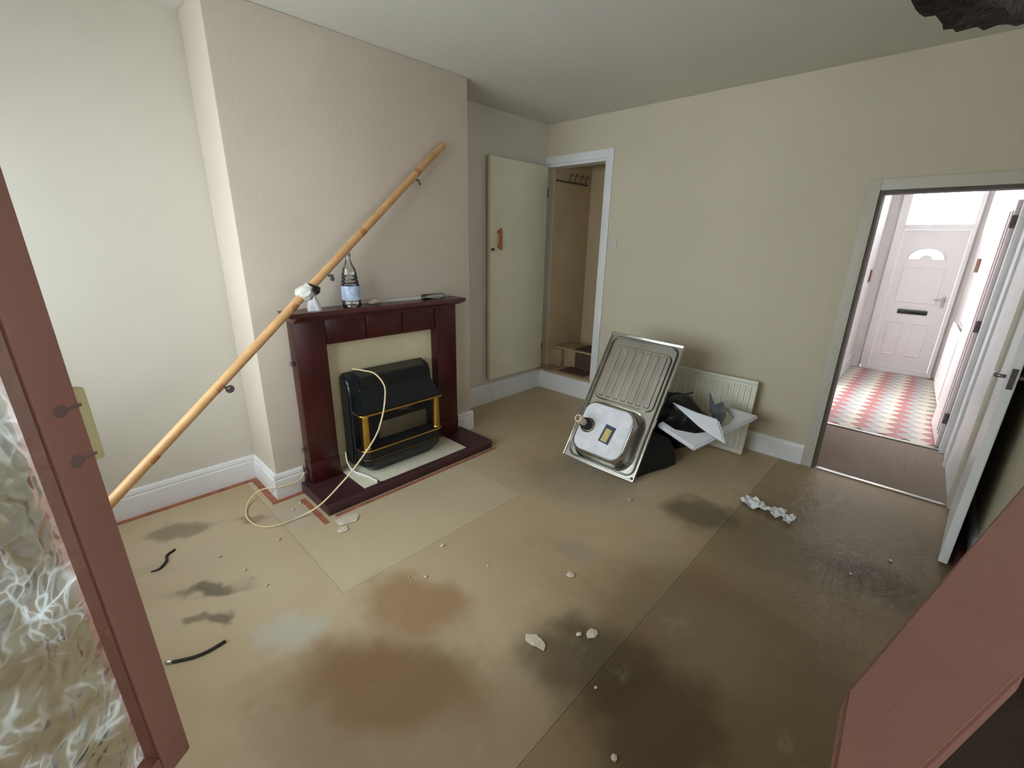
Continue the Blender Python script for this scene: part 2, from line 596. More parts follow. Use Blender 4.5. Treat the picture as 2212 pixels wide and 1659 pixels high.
# ------------------------------------------------------------------ walls and ceiling
struct(box('ceiling', (XL - 0.1, YN - 0.1, H), (1.7, YB + 0.12, H + 0.1), 'ceiling'))
struct(box('wall_left', (XL - 0.1, YN - 0.1, 0), (XL, 4.75, H), 'wall_paler'))
bm = bm_new()
add_box(bm, (XL, Y1, 0), (XC, Y2, H), 0.008)
o = obj('wall_chimney', bm, 'breast')
shade_auto(o)
struct(o)
bm = bm_new()
add_box(bm, (XL, YB, SZ), (SX1, YB + 0.12, H))
add_box(bm, (SX1, YB, 0), (HX0, YB + 0.12, H))
add_box(bm, (HX0, YB, HZ), (HX1, YB + 0.12, H))
add_box(bm, (HX1, YB, 0), (XR + 0.1, YB + 0.12, H))
struct(obj('wall_back', bm, 'wall'))
struct(box('wall_right', (XR, 2.42, 0), (XR + 0.1, YB, H), 'wall'))
# near wall with a wide window
NX0, NX1, NZ0, NZ1 = -3.0, -0.6, 0.80, 2.28
bm = bm_new()
add_box(bm, (XL, YN - 0.1, 0), (NX0, YN, H))
add_box(bm, (NX1, YN - 0.1, 0), (1.7, YN, H))
add_box(bm, (NX0, YN - 0.1, 0), (NX1, YN, NZ0))
add_box(bm, (NX0, YN - 0.1, NZ1), (NX1, YN, H))
struct(obj('wall_near', bm, 'wall'))
w2 = bpy.data.objects.new('window_2', None)
COL.objects.link(w2)
w2['kind'] = 'structure'
for (a, b) in [((NX0, NZ0), (NX1, NZ0 + 0.05)), ((NX0, NZ1 - 0.05), (NX1, NZ1)), ((NX0, NZ0 + 0.05), (NX0 + 0.05, NZ1 - 0.05)),
               ((NX1 - 0.05, NZ0 + 0.05), (NX1, NZ1 - 0.05)), ((-1.825, NZ0 + 0.05), (-1.775, NZ1 - 0.05))]:
    box('window_frame', (a[0], YN - 0.08, a[1]), (b[0], YN - 0.03, b[1]), 'white', w2)
for (a, b) in [(NX0 + 0.05, -1.825), (-1.775, NX1 - 0.05)]:
    box('pane', (a, YN - 0.058, NZ0 + 0.05), (b, YN - 0.054, NZ1 - 0.05), 'glass', w2)
box('window_sill', (NX0 - 0.05, YN - 0.02, NZ0 - 0.03), (NX1 + 0.05, YN + 0.09, NZ0), 'white', w2, bevel=0.005)

# angled side wall: low part under the opening, head above, jamb towards the hall door
bm = bm_new()


def skew_slab(bm, ya, yb, o0, o1, z0, z1):
    p = [skew(ya, o0), skew(yb, o0), skew(yb, o1), skew(ya, o1)]
    for q in p:
        q.z = z0
    add_prism(bm, p, (0, 0, z1 - z0))


skew_slab(bm, YN, 2.46, 0.05, 0.08, 0, 0.905)
skew_slab(bm, YN, 2.46, 0.0, 0.13, 2.30, H)
skew_slab(bm, YN, -0.66, 0.0, 0.13, 0.905, 2.30)
skew_slab(bm, 2.12, 2.46, 0.0, 0.13, 0.95, 2.30)
struct(obj('wall_side', bm, 'wall'))
# unseen passage walls added around the camera to keep sky light out
bm = bm_new()
add_box(bm, (1.6, YN, 0), (1.7, 2.5, 1.0))
add_box(bm, (1.6, YN, 2.1), (1.7, 2.5, H))
add_box(bm, (1.6, YN, 1.0), (1.7, -0.5, 2.1))  # window gap added so the passage fill lamp shines in
add_box(bm, (1.6, 1.9, 1.0), (1.7, 2.5, 2.1))
add_box(bm, (XR + 0.1, 2.5, 0), (1.7, 2.6, H))
struct(obj('wall_added_passage', bm, 'wall'))

# pink window sill board on the low wall
bm = bm_new()
sp = [(0.418, 2.42), (0.031, 0.757), (0.037, 0.608), (0.045, 0.46), (0.075, 0.46), (0.098, 0.615), (0.128, 0.697), (0.242, 1.009), (0.545, 2.35)]
add_prism(bm, [(x, y, 0.906) for x, y in sp], (0, 0, 0.044))
bmesh.ops.bevel(bm, geom=bm.edges[:], offset=0.004, segments=2, affect='EDGES')
o = obj('trim_1', bm, 'pink')
shade_auto(o)
struct(o, 'broad dusty pink painted sill board slanting across the bottom right corner')


# ------------------------------------------------------------------ baseboards
def baseboard(name, p, q, nrm, h=0.175, material='white'):
    """profile swept from p to q, nrm = direction out of the wall"""
    p, q, n = Vector((*p, 0)), Vector((*q, 0)), Vector((*nrm, 0))
    prof = [(0, 0), (0.018, 0), (0.018, h - 0.045), (0.013, h - 0.038), (0.016, h - 0.028), (0.012, h - 0.010), (0.006, h), (0, h)]
    bm = bm_new()
    add_prism(bm, [p + n * a + Vector((0, 0, b)) for a, b in prof], q - p)
    return struct(obj(name, bm, material))


baseboard('baseboard_alcove', (XL, YN), (XL, Y1), (1, 0))
baseboard('baseboard_chimney_side', (XL + 0.018, Y1), (XC, Y1), (0, -1))
baseboard('baseboard_chimney_front', (XC, Y1 - 0.018), (XC, 0.955), (1, 0))
baseboard('baseboard_chimney_end', (XC, 2.232), (XC, Y2 + 0.018), (1, 0))
baseboard('baseboard_recess', (XL, Y2), (XL, YB), (1, 0), 0.2)
baseboard('baseboard_back', (-2.44, YB), (HX0 - 0.07, YB), (0, -1), 0.16)
baseboard('baseboard_right', (XR, 2.5), (XR, YB), (-1, 0), 0.16)
# terracotta painted margin on the floor
k = 1


def margin(a, b):
    global k
    k += 1
    struct(box('trim_%d' % k, (a[0], a[1], 0.0), (b[0], b[1], 0.003), 'terracotta'))


margin((XL + 0.018, YN), (XL + 0.053, Y1 - 0.018))
margin((XL + 0.053, Y1 - 0.056), (XC + 0.018, Y1 - 0.018))
margin((XC + 0.018, Y1 - 0.056), (XC + 0.05, 0.925))
margin((-2.70, 0.875), (-2.34, 0.905))
margin((-2.388, 0.96), (-2.362, 2.33))

# ------------------------------------------------------------------ stair doorway, stairs, stair door
bm = bm_new()
add_box(bm, (SX1, YB - 0.018, 0.19), (SX1 + 0.07, YB, SZ + 0.07), 0.004)
add_box(bm, (XL + 0.001, YB - 0.0175, SZ), (SX1, YB, SZ + 0.07), 0.004)
add_box(bm, (SX1 - 0.02, YB + 0.001, 0.235), (SX1, YB + 0.14, SZ - 0.025))
add_box(bm, (XL + 0.001, YB + 0.001, SZ - 0.025), (SX1, YB + 0.14, SZ))
o = obj('trim_stair_doorway', bm, 'white')
shade_auto(o)
struct(o)
o.name = 'trim_%d' % (k + 1)
k += 1
struct(box('floor_stair', (XL, YB + 0.121, -0.1), (-1.6, 4.74, -0.004), 'screed'))
struct(box('wall_stair_back', (XL, 4.64, 0), (-1.6, 4.74, H), 'stairwall'))
bm = bm_new()
add_box(bm, (XL, YB + 0.12, 0.2), (XL + 0.012, 4.64, H))
struct(obj('wall_stair_left', bm, 'stairwall'))
struct(box('wall_stair_right', (-1.7, YB + 0.12, 0), (-1.6, 4.64, H), 'stairwall'))
struct(box('ceiling_stair', (XL, YB + 0.12, 2.44), (-1.6, 4.64, 2.5), 'stairwall'))

st = thing('staircase', 'worn stairs with dark brown carpet runner behind the white stair doorway', 'stairs', (-2.85, 4.1, 0))
box('riser', (XL + 0.019, YB - 0.012, 0.0), (SX1 + 0.07, YB - 0.0005, 0.203), 'white', st)
box('tread', (XL + 0.013, YB - 0.03, 0.205), (SX1 - 0.0, 4.14, 0.232), 'treadpaint', st, bevel=0.006)
box('runner', (-2.96, YB + 0.03, 0.2325), (-2.62, 4.11, 0.24), 'staircarpet', st)
bm = bm_new()
add_box(bm, (-3.06, 4.11, 0.232), (-1.72, 4.13, 0.43))
obj('riser', bm, 'treadpaint', st)
box('tread', (-3.20, 4.08, 0.43), (-1.72, 4.40, 0.455), 'treadpaint', st, bevel=0.006)
box('runner', (-2.90, 4.102, 0.24), (-2.68, 4.109, 0.43), 'staircarpet', st)
box('runner', (-2.90, 4.075, 0.4555), (-2.60, 4.38, 0.464), 'staircarpet', st)
box('riser', (-2.60, 4.37, 0.455), (-1.72, 4.39, 0.66), 'treadpaint', st)
box('tread', (-2.62, 4.35, 0.66), (-1.72, 4.63, 0.685), 'treadpaint', st, bevel=0.006)
box('stringer', (XL + 0.013, 4.05, 0.22), (-3.06, 4.13, 0.43), 'treadpaint', st)

hk = thing('coat_hook_rail', 'thin coat hook rail on the wall inside the stair doorway', 'hook rail', (XL + 0.02, 4.2, 2.2))
box('rail', (XL + 0.013, 3.99, 2.235), (XL + 0.028, 4.56, 2.25), 'screw', hk, bevel=0.003)
for i in range(4):
    y = 4.22 + 0.1 * i
    bm = bm_new()
    add_tube(bm, smooth_path([(XL + 0.02, y, 2.25), (XL + 0.022, y, 2.31), (XL + 0.05, y, 2.33), (XL + 0.06, y, 2.30)], 4), 0.005, 6)
    obj('hook', bm, 'screw', hk, smooth=True)

d1 = bpy.data.objects.new('door_1', None)
d1.location = (-3.17, 3.4, 0.26)
COL.objects.link(d1)
struct(d1, 'flat cream stair door standing open against the recess wall')
box('leaf', (-3.192, 2.985, 0.265), (-3.152, 3.79, 2.345), 'cream_door', d1, bevel=0.004)
bm = bm_new()
add_box(bm, (-3.125, 3.075, 1.545), (-3.108, 3.105, 1.735), 0.005)
add_box(bm, (-3.152, 3.08, 1.565), (-3.12, 3.1, 1.585))
add_box(bm, (-3.152, 3.08, 1.695), (-3.12, 3.1, 1.715))
obj('handle', bm, 'oak', d1, label='orange wooden pull handle')
box('latch', (-3.152, 3.0, 1.535), (-3.14, 3.035, 1.56), 'screw', d1)
for z in (0.5, 2.1):
    box('hinge', (-3.156, 3.788, z - 0.04), (-3.146, 3.80, z + 0.04), 'screw', d1)

tag(box('light_switch', (-2.415, YB - 0.012, 1.575), (-2.325, YB - 0.001, 1.66), 'switch', bevel=0.004),
    'pale square wall switch beside the stair doorway', 'switch')

# ------------------------------------------------------------------ fireplace surround
fp = thing('fireplace_surround', 'dark red mahogany fireplace surround with mantel shelf on the chimney breast', 'fireplace', (XC, 1.59, 0))
XF = -2.722


def leg(y0, y1):
    box('leg', (XC + 0.001, y0, 0.0695), (XF, y1, 1.135), 'mahogany', fp, bevel=0.006)
    box('plinth', (XC + 0.001, y0 - 0.003, 0.069), (XF + 0.004, y1 + 0.003, 0.215), 'mahogany', fp, bevel=0.005)


leg(0.978, 1.17)
leg(2.018, 2.21)
ys = [1.172, 1.45, 1.73, 2.016]
for i in range(3):
    box('frieze_panel', (XC + 0.001, ys[i] + 0.003, 0.978), (XF - 0.008, ys[i + 1] - 0.003, 1.135), 'mahogany', fp, bevel=0.006)
box('frieze_back', (XC + 0.001, 1.17, 0.985), (XF - 0.02, 2.018, 1.13), 'mahogany', fp)
bm = bm_new()
prof = [(XC + 0.001, 1.135), (XF + 0.012, 1.135), (XF + 0.022, 1.148), (XF + 0.055, 1.158), (XF + 0.075, 1.172), (XF + 0.085, 1.178), (XF + 0.088, 1.203), (XC + 0.001, 1.203)]
add_prism(bm, [(x, 0.935, z) for x, z in prof], (0, 1.305, 0))
for v in bm.verts:      # mitre the moulding at both ends
    c = 1.5875
    dx = (XF + 0.088) - v.co.x
    if v.co.z < 1.175:
        v.co.y += (0.045 if v.co.y < c else -0.045)
obj('mantel_shelf', bm, 'shelfwood', fp, label='dusty dark mantel shelf')
box('back_panel', (XC + 0.001, 1.168, 0.07), (XC + 0.022, 2.02, 0.98), 'marble', fp, label='cream marble back panel')
for (y, z) in [(0.972, 0.88), (0.972, 0.30), (0.972, 0.14)]:
    box('fixing_plate', (XC + 0.02, y - 0.012, z - 0.012), (XC + 0.05, y + 0.0, z + 0.012), 'screw', fp, bevel=0.003)

he = thing('hearth', 'dark wooden hearth base with pale inset slab below the gas fire', 'hearth', (-2.6, 1.6, 0))
bm = bm_new()
prof = [(XC + 0.019, 0.0), (-2.404, 0.0), (-2.397, 0.012), (-2.397, 0.055), (-2.41, 0.068), (XC + 0.019, 0.068)]
add_prism(bm, [(x, 0.93, z) for x, z in prof], (0, 1.37, 0))
obj('base', bm, 'hearthwood', he)
box('slab', (XC + 0.024, 1.19, 0.0685), (-2.435, 2.055, 0.0745), 'slab', he, bevel=0.002, label='pale cream slab')

# ------------------------------------------------------------------ gas fire
gf = thing('gas_fire', 'black gas fire with brass columns and sloping hood on the pale hearth slab', 'gas fire', (-2.6, 1.6, 0.075))
GY0, GY1 = 1.275, 1.895
XLIP = -2.535
bm = bm_new()
prof = [(-2.79, 0.11), (-2.675, 0.11), (-2.66, 0.25), (-2.66, 0.60), (-2.675, 0.70), (-2.70, 0.745), (-2.79, 0.768)]
add_prism(bm, [(x, GY0 - 0.025, z) for x, z in prof], (0, GY1 - GY0 + 0.05, 0))
bmesh.ops.bevel(bm, geom=bm.edges[:], offset=0.018, segments=3, affect='EDGES')
o = obj('body', bm, 'black', gf)
shade_auto(o)
bm = bm_new()
# hood: flared from the top of the body to the brass lip
add = [
    [(-2.76, GY0 + 0.05, 0.772), (-2.76, GY1 - 0.05, 0.772)],
    [(-2.635, GY0 + 0.045, 0.752), (-2.635, GY1 - 0.045, 0.752)],
    [(-2.62, GY0 + 0.04, 0.738), (-2.62, GY1 - 0.04, 0.738)],
    [(-2.632, GY0 + 0.035, 0.668), (-2.632, GY1 - 0.03, 0.668)],
    [(-2.615, GY0 + 0.03, 0.655), (-2.615, GY1 - 0.025, 0.655)],
    [(XLIP, GY0 - 0.012, 0.525), (XLIP, GY1 + 0.012, 0.525)],
    [(XLIP, GY0 - 0.012, 0.512), (XLIP, GY1 + 0.012, 0.512)],
    [(-2.66, GY0 - 0.012, 0.512), (-2.66, GY1 + 0.012, 0.512)],
    [(-2.76, GY0 + 0.0, 0.53), (-2.76, GY1, 0.53)],
]
la = [bm.verts.new(a) for a, b in add]
lb = [bm.verts.new(b) for a, b in add]
bm.faces.new(la)
bm.faces.new(lb[::-1])
for i in range(len(la)):
    j = (i + 1) % len(la)
    bm.faces.new((la[i], la[j], lb[j], lb[i]))
bmesh.ops.recalc_face_normals(bm, faces=bm.faces)
bmesh.ops.bevel(bm, geom=bm.edges[:], offset=0.006, segments=2, affect='EDGES')
o = obj('hood', bm, 'black', gf)
shade_auto(o, 30)
XBK = -2.655


def bow(y0, y1, x, r, n=5):
    """front line with rounded corners back to the body"""
    pts = [(XBK, y0, 0)]
    for i in range(n + 1):
        a = math.pi / 2 * i / n
        pts.append((x - r + r * math.sin(a), y0 + r - r * math.cos(a), 0))
    for i in range(n + 1):
        a = math.pi / 2 * i / n
        pts.append((x - r + r * math.cos(a), y1 - r + r * math.sin(a), 0))
    pts.append((XBK, y1, 0))
    return pts


def bow_tube(name, z, y0, y1, x, r, rad, material):
    bm = bm_new()
    add_tube(bm, [(a, b, z) for a, b, c in bow(y0, y1, x, r)], rad, 8)
    return obj(name, bm, material, gf, smooth=True)


bow_tube('brass_lip', 0.518, GY0 - 0.018, GY1 + 0.018, XLIP + 0.006, 0.03, 0.0075, 'brass')
bow_tube('brass_rail', 0.262, GY0 - 0.014, GY1 + 0.014, XLIP + 0.006, 0.05, 0.0065, 'brass')
bow_tube('brass_rail', 0.195, GY0 - 0.012, GY1 + 0.012, XLIP + 0.004, 0.05, 0.0040, 'darkbrass')
for y in (GY0 + 0.025, GY1 - 0.022):
    bm = bm_new()
    add_lathe(bm, [(0.026, 0.262), (0.03, 0.272), (0.026, 0.282), (0.026, 0.495), (0.03, 0.503), (0.027, 0.511)], (XLIP - 0.032, y, 0), seg=20)
    o = obj('brass_column', bm, 'brass', gf)
    shade_auto(o)
bm = bm_new()
pts = bow(GY0 - 0.01, GY1 + 0.01, XLIP, 0.055)
add_prism(bm, [(a, b, 0.197) for a, b, c in pts], (0, 0, 0.064))
obj('grille_band', bm, 'blackmatt', gf)
bm = bm_new()
lo = bow(GY0 + 0.05, GY1 - 0.04, -2.585, 0.06)
hi = bow(GY0 - 0.008, GY1 + 0.008, XLIP - 0.004, 0.055)
a1 = [bm.verts.new((x, y, 0.076)) for x, y, z in lo]
a2 = [bm.verts.new((x, y, 0.14)) for x, y, z in hi]
a3 = [bm.verts.new((x, y, 0.1955)) for x, y, z in hi]
n = len(a1)
for r0, r1 in ((a1, a2), (a2, a3)):
    for i in range(n):
        j = (i + 1) % n
        bm.faces.new((r0[i], r0[j], r1[j], r1[i]))
bm.faces.new(a1[::-1])
bm.faces.new(a3)
bmesh.ops.recalc_face_normals(bm, faces=bm.faces)
o = obj('base', bm, 'black', gf)
shade_auto(o)
box('fire_recess', (-2.658, GY0 + 0.03, 0.262), (-2.650, GY1 - 0.03, 0.512), 'blackmatt', gf)
box('radiant_panel', (-2.650, 1.44, 0.275), (-2.643, 1.84, 0.40), 'firepanel', gf, bevel=0.002, label='grey brown radiant panel')
bm = bm_new()
add_prism(bm, [(-2.64, 1.52, 0.511), (-2.64, 1.78, 0.511), (-2.64, 1.74, 0.47), (-2.64, 1.66, 0.445), (-2.64, 1.58, 0.46)], (0.008, 0, 0))
obj('coal_panel', bm, 'firepanel', gf)

# ------------------------------------------------------------------ cables by the fire
bm = bm_new()
add_tube(bm, smooth_path([(-2.74, 1.33, 0.790), (-2.66, 1.372, 0.786), (-2.57, 1.40, 0.778), (-2.50, 1.42, 0.712), (-2.44, 1.385, 0.64), (-2.405, 1.335, 0.535), (-2.37, 1.257, 0.433), (-2.38, 1.124, 0.285),
    (-2.415, 1.028, 0.178), (-2.441, 0.905, 0.078), (-2.504, 0.803, 0.012), (-2.516, 0.674, 0.006), (-2.582, 0.595, 0.006), (-2.713, 0.572, 0.006), (-2.84, 0.605, 0.006),
    (-2.905, 0.66, 0.03), (-2.87, 0.72, 0.075), (-2.795, 0.80, 0.09), (-2.775, 0.90, 0.10), (-2.78, 0.955, 0.14)], 8), 0.0052, 8)
tag(obj('thin_cable', bm, 'cord', smooth=True), 'long thin cream cable looping from the gas fire top onto the floor', 'cable')
bm = bm_new()
add_tube(bm, smooth_path([(-2.74, 1.225, 0.21), (-2.72, 1.222, 0.14), (-2.67, 1.235, 0.088), (-2.60, 1.262, 0.081), (-2.52, 1.28, 0.081), (-2.43, 1.288, 0.081)], 8), 0.006, 8)
c2 = obj('short_cable', bm, 'whitecord', smooth=True)
tag(c2, 'short thick white cable lying on the pale hearth slab', 'cable')
bm = bm_new()
add_tube(bm, [(-2.437, 1.2878, 0.0812), (-2.412, 1.289, 0.080)], 0.008, 8)
obj('cable_end', bm, 'blackcord', c2, smooth=True)

# ------------------------------------------------------------------ wooden handrail pole
PA_, PB_ = Vector((-2.328, -0.569, 0.022)), Vector((-2.775, 2.173, 2.263))
pd = (PB_ - PA_).normalized()
PL = (PB_ - PA_).length
pole = thing('handrail_pole', 'long varnished pine handrail pole leaning diagonally across the chimney breast', 'handrail', PA_)
bm = bm_new()
add_tube(bm, [PA_, PA_ + pd * 0.004, PB_ - pd * 0.006, PB_], [0.021, 0.023, 0.023, 0.020], 20)
o = obj('rail', bm, 'pole', pole)
shade_auto(o)
tA = Vector((-2.42, -0.005, 0.481))
tB = PB_


def on_pole(s):
    return tA + (tB - tA) * s


side = pd.cross(Vector((0, 0, 1))).normalized()      # towards the room
dn = pd.cross(side).normalized()
if dn.z > 0:
    dn = -dn
if side.x < 0:
    side = -side
for s in (0.0905, 0.236, 0.435, 0.6605, 0.88):
    c = on_pole(s)
    bm = bm_new()
    add_tube(bm, [c - pd * 0.022, c - pd * 0.018, c + pd * 0.018, c + pd * 0.022], [0.0228, 0.0236, 0.0236, 0.0228], 16)
    obj('worn_patch', bm, 'polecut', pole, smooth=True)
for i, s in enumerate((0.242, 0.535, 0.868)):
    c = on_pole(s)
    ctr = c + dn * 0.052 + pd * 0.008
    bm = bm_new()
    add_tube(bm, smooth_path([c + dn * 0.02, c + dn * 0.034, ctr - side * 0.004], 4), 0.006, 8)
    br = obj('bracket', bm, 'metal', pole, smooth=True)
    bm = bm_new()
    axis = side if i == 0 else (side * 0.8 + pd * 0.4)
    add_lathe(bm, [(0.003, 0.006), (0.009, 0.007), (0.019, 0.003), (0.021, 0.0), (0.021, -0.003)], ctr, axis, 20)
    o = obj('bracket_plate', bm, 'metal', br)
    shade_auto(o)
    for q in range(3):
        a_ = q * 2.094 + 0.4
        e1 = axis.normalized().orthogonal().normalized()
        e2 = axis.normalized().cross(e1)
        bm = bm_new()
        add_lathe(bm, [(0.004, 0.0), (0.004, 0.0065), (0.002, 0.007)], ctr + (e1 * math.cos(a_) + e2 * math.sin(a_)) * 0.014, axis, 8)
        obj('screw', bm, 'screw', br)
c = on_pole(0.487)
bm = bm_new()
add_tube(bm, [c - pd * 0.010 + dn * 0.016, c + pd * 0.004 + dn * 0.014, c + pd * 0.024 + dn * 0.004], [0.036, 0.044, 0.036], 12)
for v in bm.verts:
    v.co += noise.noise_vector(v.co * 40) * 0.006
obj('black_tape', bm, 'tapeblack', pole)
bm = bm_new()
add_tube(bm, [c - pd * 0.085, c - pd * 0.06, c - pd * 0.03, c - pd * 0.008], [0.027, 0.040, 0.046, 0.036], 20)
for v in bm.verts:
    v.co += noise.noise_vector(v.co * 45) * 0.020
o = obj('plastic_wrap', bm, mat('cloudy_plastic_wrap', S(206, 204, 196), 0.3, var=0.1, scale=30), pole)
shade_auto(o, 60)

# ------------------------------------------------------------------ things on the mantel shelf
SHZ = 1.2035
by, bx = 1.352, -2.705
bt = thing('plastic_bottle', 'clear ribbed plastic bottle with blue label standing on the mantel shelf', 'bottle', (bx, by, SHZ))
bm = bm_new()
prof = [(0.036, 0.0), (0.052, 0.002), (0.058, 0.012), (0.058, 0.04), (0.055, 0.045), (0.055, 0.135), (0.058, 0.140), (0.050, 0.150), (0.055, 0.160), (0.046, 0.172), (0.051, 0.182),
        (0.043, 0.196), (0.047, 0.206), (0.039, 0.222), (0.041, 0.232), (0.030, 0.252), (0.020, 0.275), (0.0145, 0.295), (0.0145, 0.318)]
add_lathe(bm, prof, (bx, by, SHZ), seg=28)
o = obj('bottle_body', bm, 'petglass', bt)
shade_auto(o, 50)
bm = bm_new()
add_lathe(bm, [(0.0558, 0.046), (0.0562, 0.048), (0.0562, 0.132), (0.0558, 0.134)], (bx, by, SHZ), seg=28, cap=False)
o = obj('bottle_label', bm, mat('pale_blue_label', S(150, 176, 226), 0.35, var=0.25, scale=20, col2=S(216, 228, 246)), bt, smooth=True, label='pale blue printed label')
bm = bm_new()
add_lathe(bm, [(0.017, 0.310), (0.018, 0.312), (0.018, 0.330), (0.015, 0.333)], (bx, by, SHZ), seg=20)
o = obj('cap', bm, mat('grey_bottle_cap', S(150, 146, 136), 0.4), bt)
shade_auto(o)


def lump(name, c, rad, material, amp=0.4, freq=3.0, sub=2, seed=0.0, flat=True):
    bm = bm_new()
    bmesh.ops.create_icosphere(bm, subdivisions=sub, radius=1.0)
    mnz = 9
    for v in bm.verts:
        d = 1 + amp * noise.noise(v.co * freq + Vector((seed, seed * 1.7, seed * 0.3)))
        d += amp * 0.5 * noise.noise(v.co * freq * 2.3 + Vector((seed + 5, 1, 2)))
        v.co = Vector((v.co.x * rad[0] * d, v.co.y * rad[1] * d, v.co.z * rad[2] * d))
        mnz = min(mnz, v.co.z)
    for v in bm.verts:
        v.co += Vector((c[0], c[1], c[2] - mnz))
    o = obj(name, bm, material)
    if not flat:
        shade_auto(o, 60)
    return o


# folded tissue standing on the shelf
bm = bm_new()
cx, cy = -2.690, 1.115
rings = []
for (r, z, tw) in [(0.036, 0.0, 0.0), (0.034, 0.025, 0.2), (0.028, 0.055, 0.4), (0.020, 0.085, 0.7), (0.012, 0.112, 1.0)]:
    ring = []
    for i in range(16):
        a = 2 * math.pi * i / 16
        rr = r * (1 + 0.28 * math.sin(3 * a + tw) + 0.12 * math.sin(7 * a + tw * 2))
        ring.append(bm.verts.new((cx + 0.55 * rr * math.cos(a), cy + rr * math.sin(a) - z * 0.12, SHZ + z)))
    rings.append(ring)
for i in range(4):
    for j in range(16):
        bm.faces.new((rings[i][j], rings[i][(j + 1) % 16], rings[i + 1][(j + 1) % 16], rings[i + 1][j]))
bm.faces.new(rings[-1])
bm.faces.new(rings[0][::-1])
o = obj('tissue', bm, 'paper')
shade_auto(o, 50)
tag(o, 'white crumpled tissue standing on the mantel below the taped pole', 'tissue')
o = lump('crumpled_paper', (-2.72, 1.52, SHZ), (0.03, 0.055, 0.018), mat('pale_crumpled_paper', S(190, 178, 166), 0.85), 0.5, 3.0, 2, 3.0)
tag(o, 'small pale crumpled paper on the mantel right of the bottle', 'paper')
bm = bm_new()
add_prism(bm, [(-2.803, 1.56, SHZ), (-2.775, 1.56, SHZ), (-2.775, 1.56, SHZ + 0.012), (-2.785, 1.56, SHZ + 0.018), (-2.803, 1.56, SHZ + 0.018)], (0.01, 0.60, 0.0))
tag(obj('plastic_trunking', bm, mat('greyed_white_plastic', S(206, 204, 200), 0.4)), 'long narrow white plastic strip lying at the back of the mantel', 'plastic strip')
bm = bm_new()
add_lathe(bm, [(0.018, 0.0), (0.021, 0.004), (0.021, 0.17), (0.012, 0.185), (0.009, 0.20)], (-2.715, 1.90, SHZ + 0.021), (0.05, 1, 0), 16)
o = obj('glass_tube', bm, 'petglass')
shade_auto(o)
tag(o, 'small clear tube lying near the right end of the mantel', 'tube')

# ------------------------------------------------------------------ upturned stainless sink leaning on rubbish
ang, tilt, roll_ = 0.115, 0.586, -0.057
SWI, SLE = 0.588, 1.078
U = Vector((math.cos(ang), math.sin(ang), 0))
Nn = Vector((-math.sin(ang), math.cos(ang), 0))
V = Vector((0, 0, 1)) * math.cos(tilt) + Nn * math.sin(tilt)
U, V = U * math.cos(roll_) + V * math.sin(roll_), V * math.cos(roll_) - U * math.sin(roll_)
NF = U.cross(V)
org = Vector((-1.874, 2.583, 0.030))
mt = Matrix((U, V, NF)).transposed().to_4x4()
mt.translation = org
sk = thing('kitchen_sink', 'upturned stainless steel sink and drainer leaning, underside and waste outlet showing', 'sink', matrix=mt)


def rr_pts(u0, u1, v0, v1, r, z, n=6):
    out = []
    for (cu, cv, a0) in [(u1 - r, v1 - r, 0), (u0 + r, v1 - r, 90), (u0 + r, v0 + r, 180), (u1 - r, v0 + r, 270)]:
        for i in range(n + 1):
            a = math.radians(a0 + 90 * i / n)
            out.append(Vector((cu + r * math.cos(a), cv + r * math.sin(a), z)))
    return out


def loft(bm, rings, cap0=True, cap1=True):
    vr = [[bm.verts.new(p) for p in r] for r in rings]
    n = len(vr[0])
    for i in range(len(vr) - 1):
        for j in range(n):
            bm.faces.new((vr[i][j], vr[i][(j + 1) % n], vr[i + 1][(j + 1) % n], vr[i + 1][j]))
    if cap0:
        bm.faces.new(vr[0][::-1])
    if cap1:
        bm.faces.new(vr[-1])
    bmesh.ops.recalc_face_normals(bm, faces=bm.faces)


bm = bm_new()
add_box(bm, (0, 0, -0.004), (SWI, SLE, 0.0), 0.0015)
obj('tray', bm, 'steel', sk)
for (a, b) in [((0, 0), (SWI, 0.006)), ((0, SLE - 0.006), (SWI, SLE)), ((0, 0), (0.005, SLE)), ((SWI - 0.005, 0), (SWI, SLE))]:
    box('folded_edge', (a[0], a[1], 0.0), (b[0], b[1], 0.024), 'steel', sk, bevel=0.002)
# pressed bead running round the tray
bm = bm_new()
outer = rr_pts(0.030, SWI - 0.030, 0.030, SLE - 0.030, 0.055, 0.004)
add_tube(bm, outer + [outer[0], outer[1]], 0.0075, 8, cap=False)
o = obj('pressed_bead', bm, mat('dark_steel_bead', S(120, 116, 108), 0.3, 1.0), sk, smooth=True)
# drainer recess
bm = bm_new()
loft(bm, [rr_pts(0.052, 0.536, 0.515, 0.985, 0.05, 0.0), rr_pts(0.060, 0.528, 0.523, 0.977, 0.044, 0.012)], cap0=False)
o = obj('drainer', bm, 'steel', sk)
shade_auto(o, 30)
for i in range(7):
    u = 0.084 + i * 0.0620
    bm = bm_new()
    loft(bm, [rr_pts(u, u + 0.046, 0.54, 0.962, 0.014, 0.012, 4), rr_pts(u + 0.005, u + 0.041, 0.545, 0.957, 0.011, 0.019, 4)], cap0=False)
    o = obj('drainer_rib', bm, 'steel', sk)
    shade_auto(o, 30)
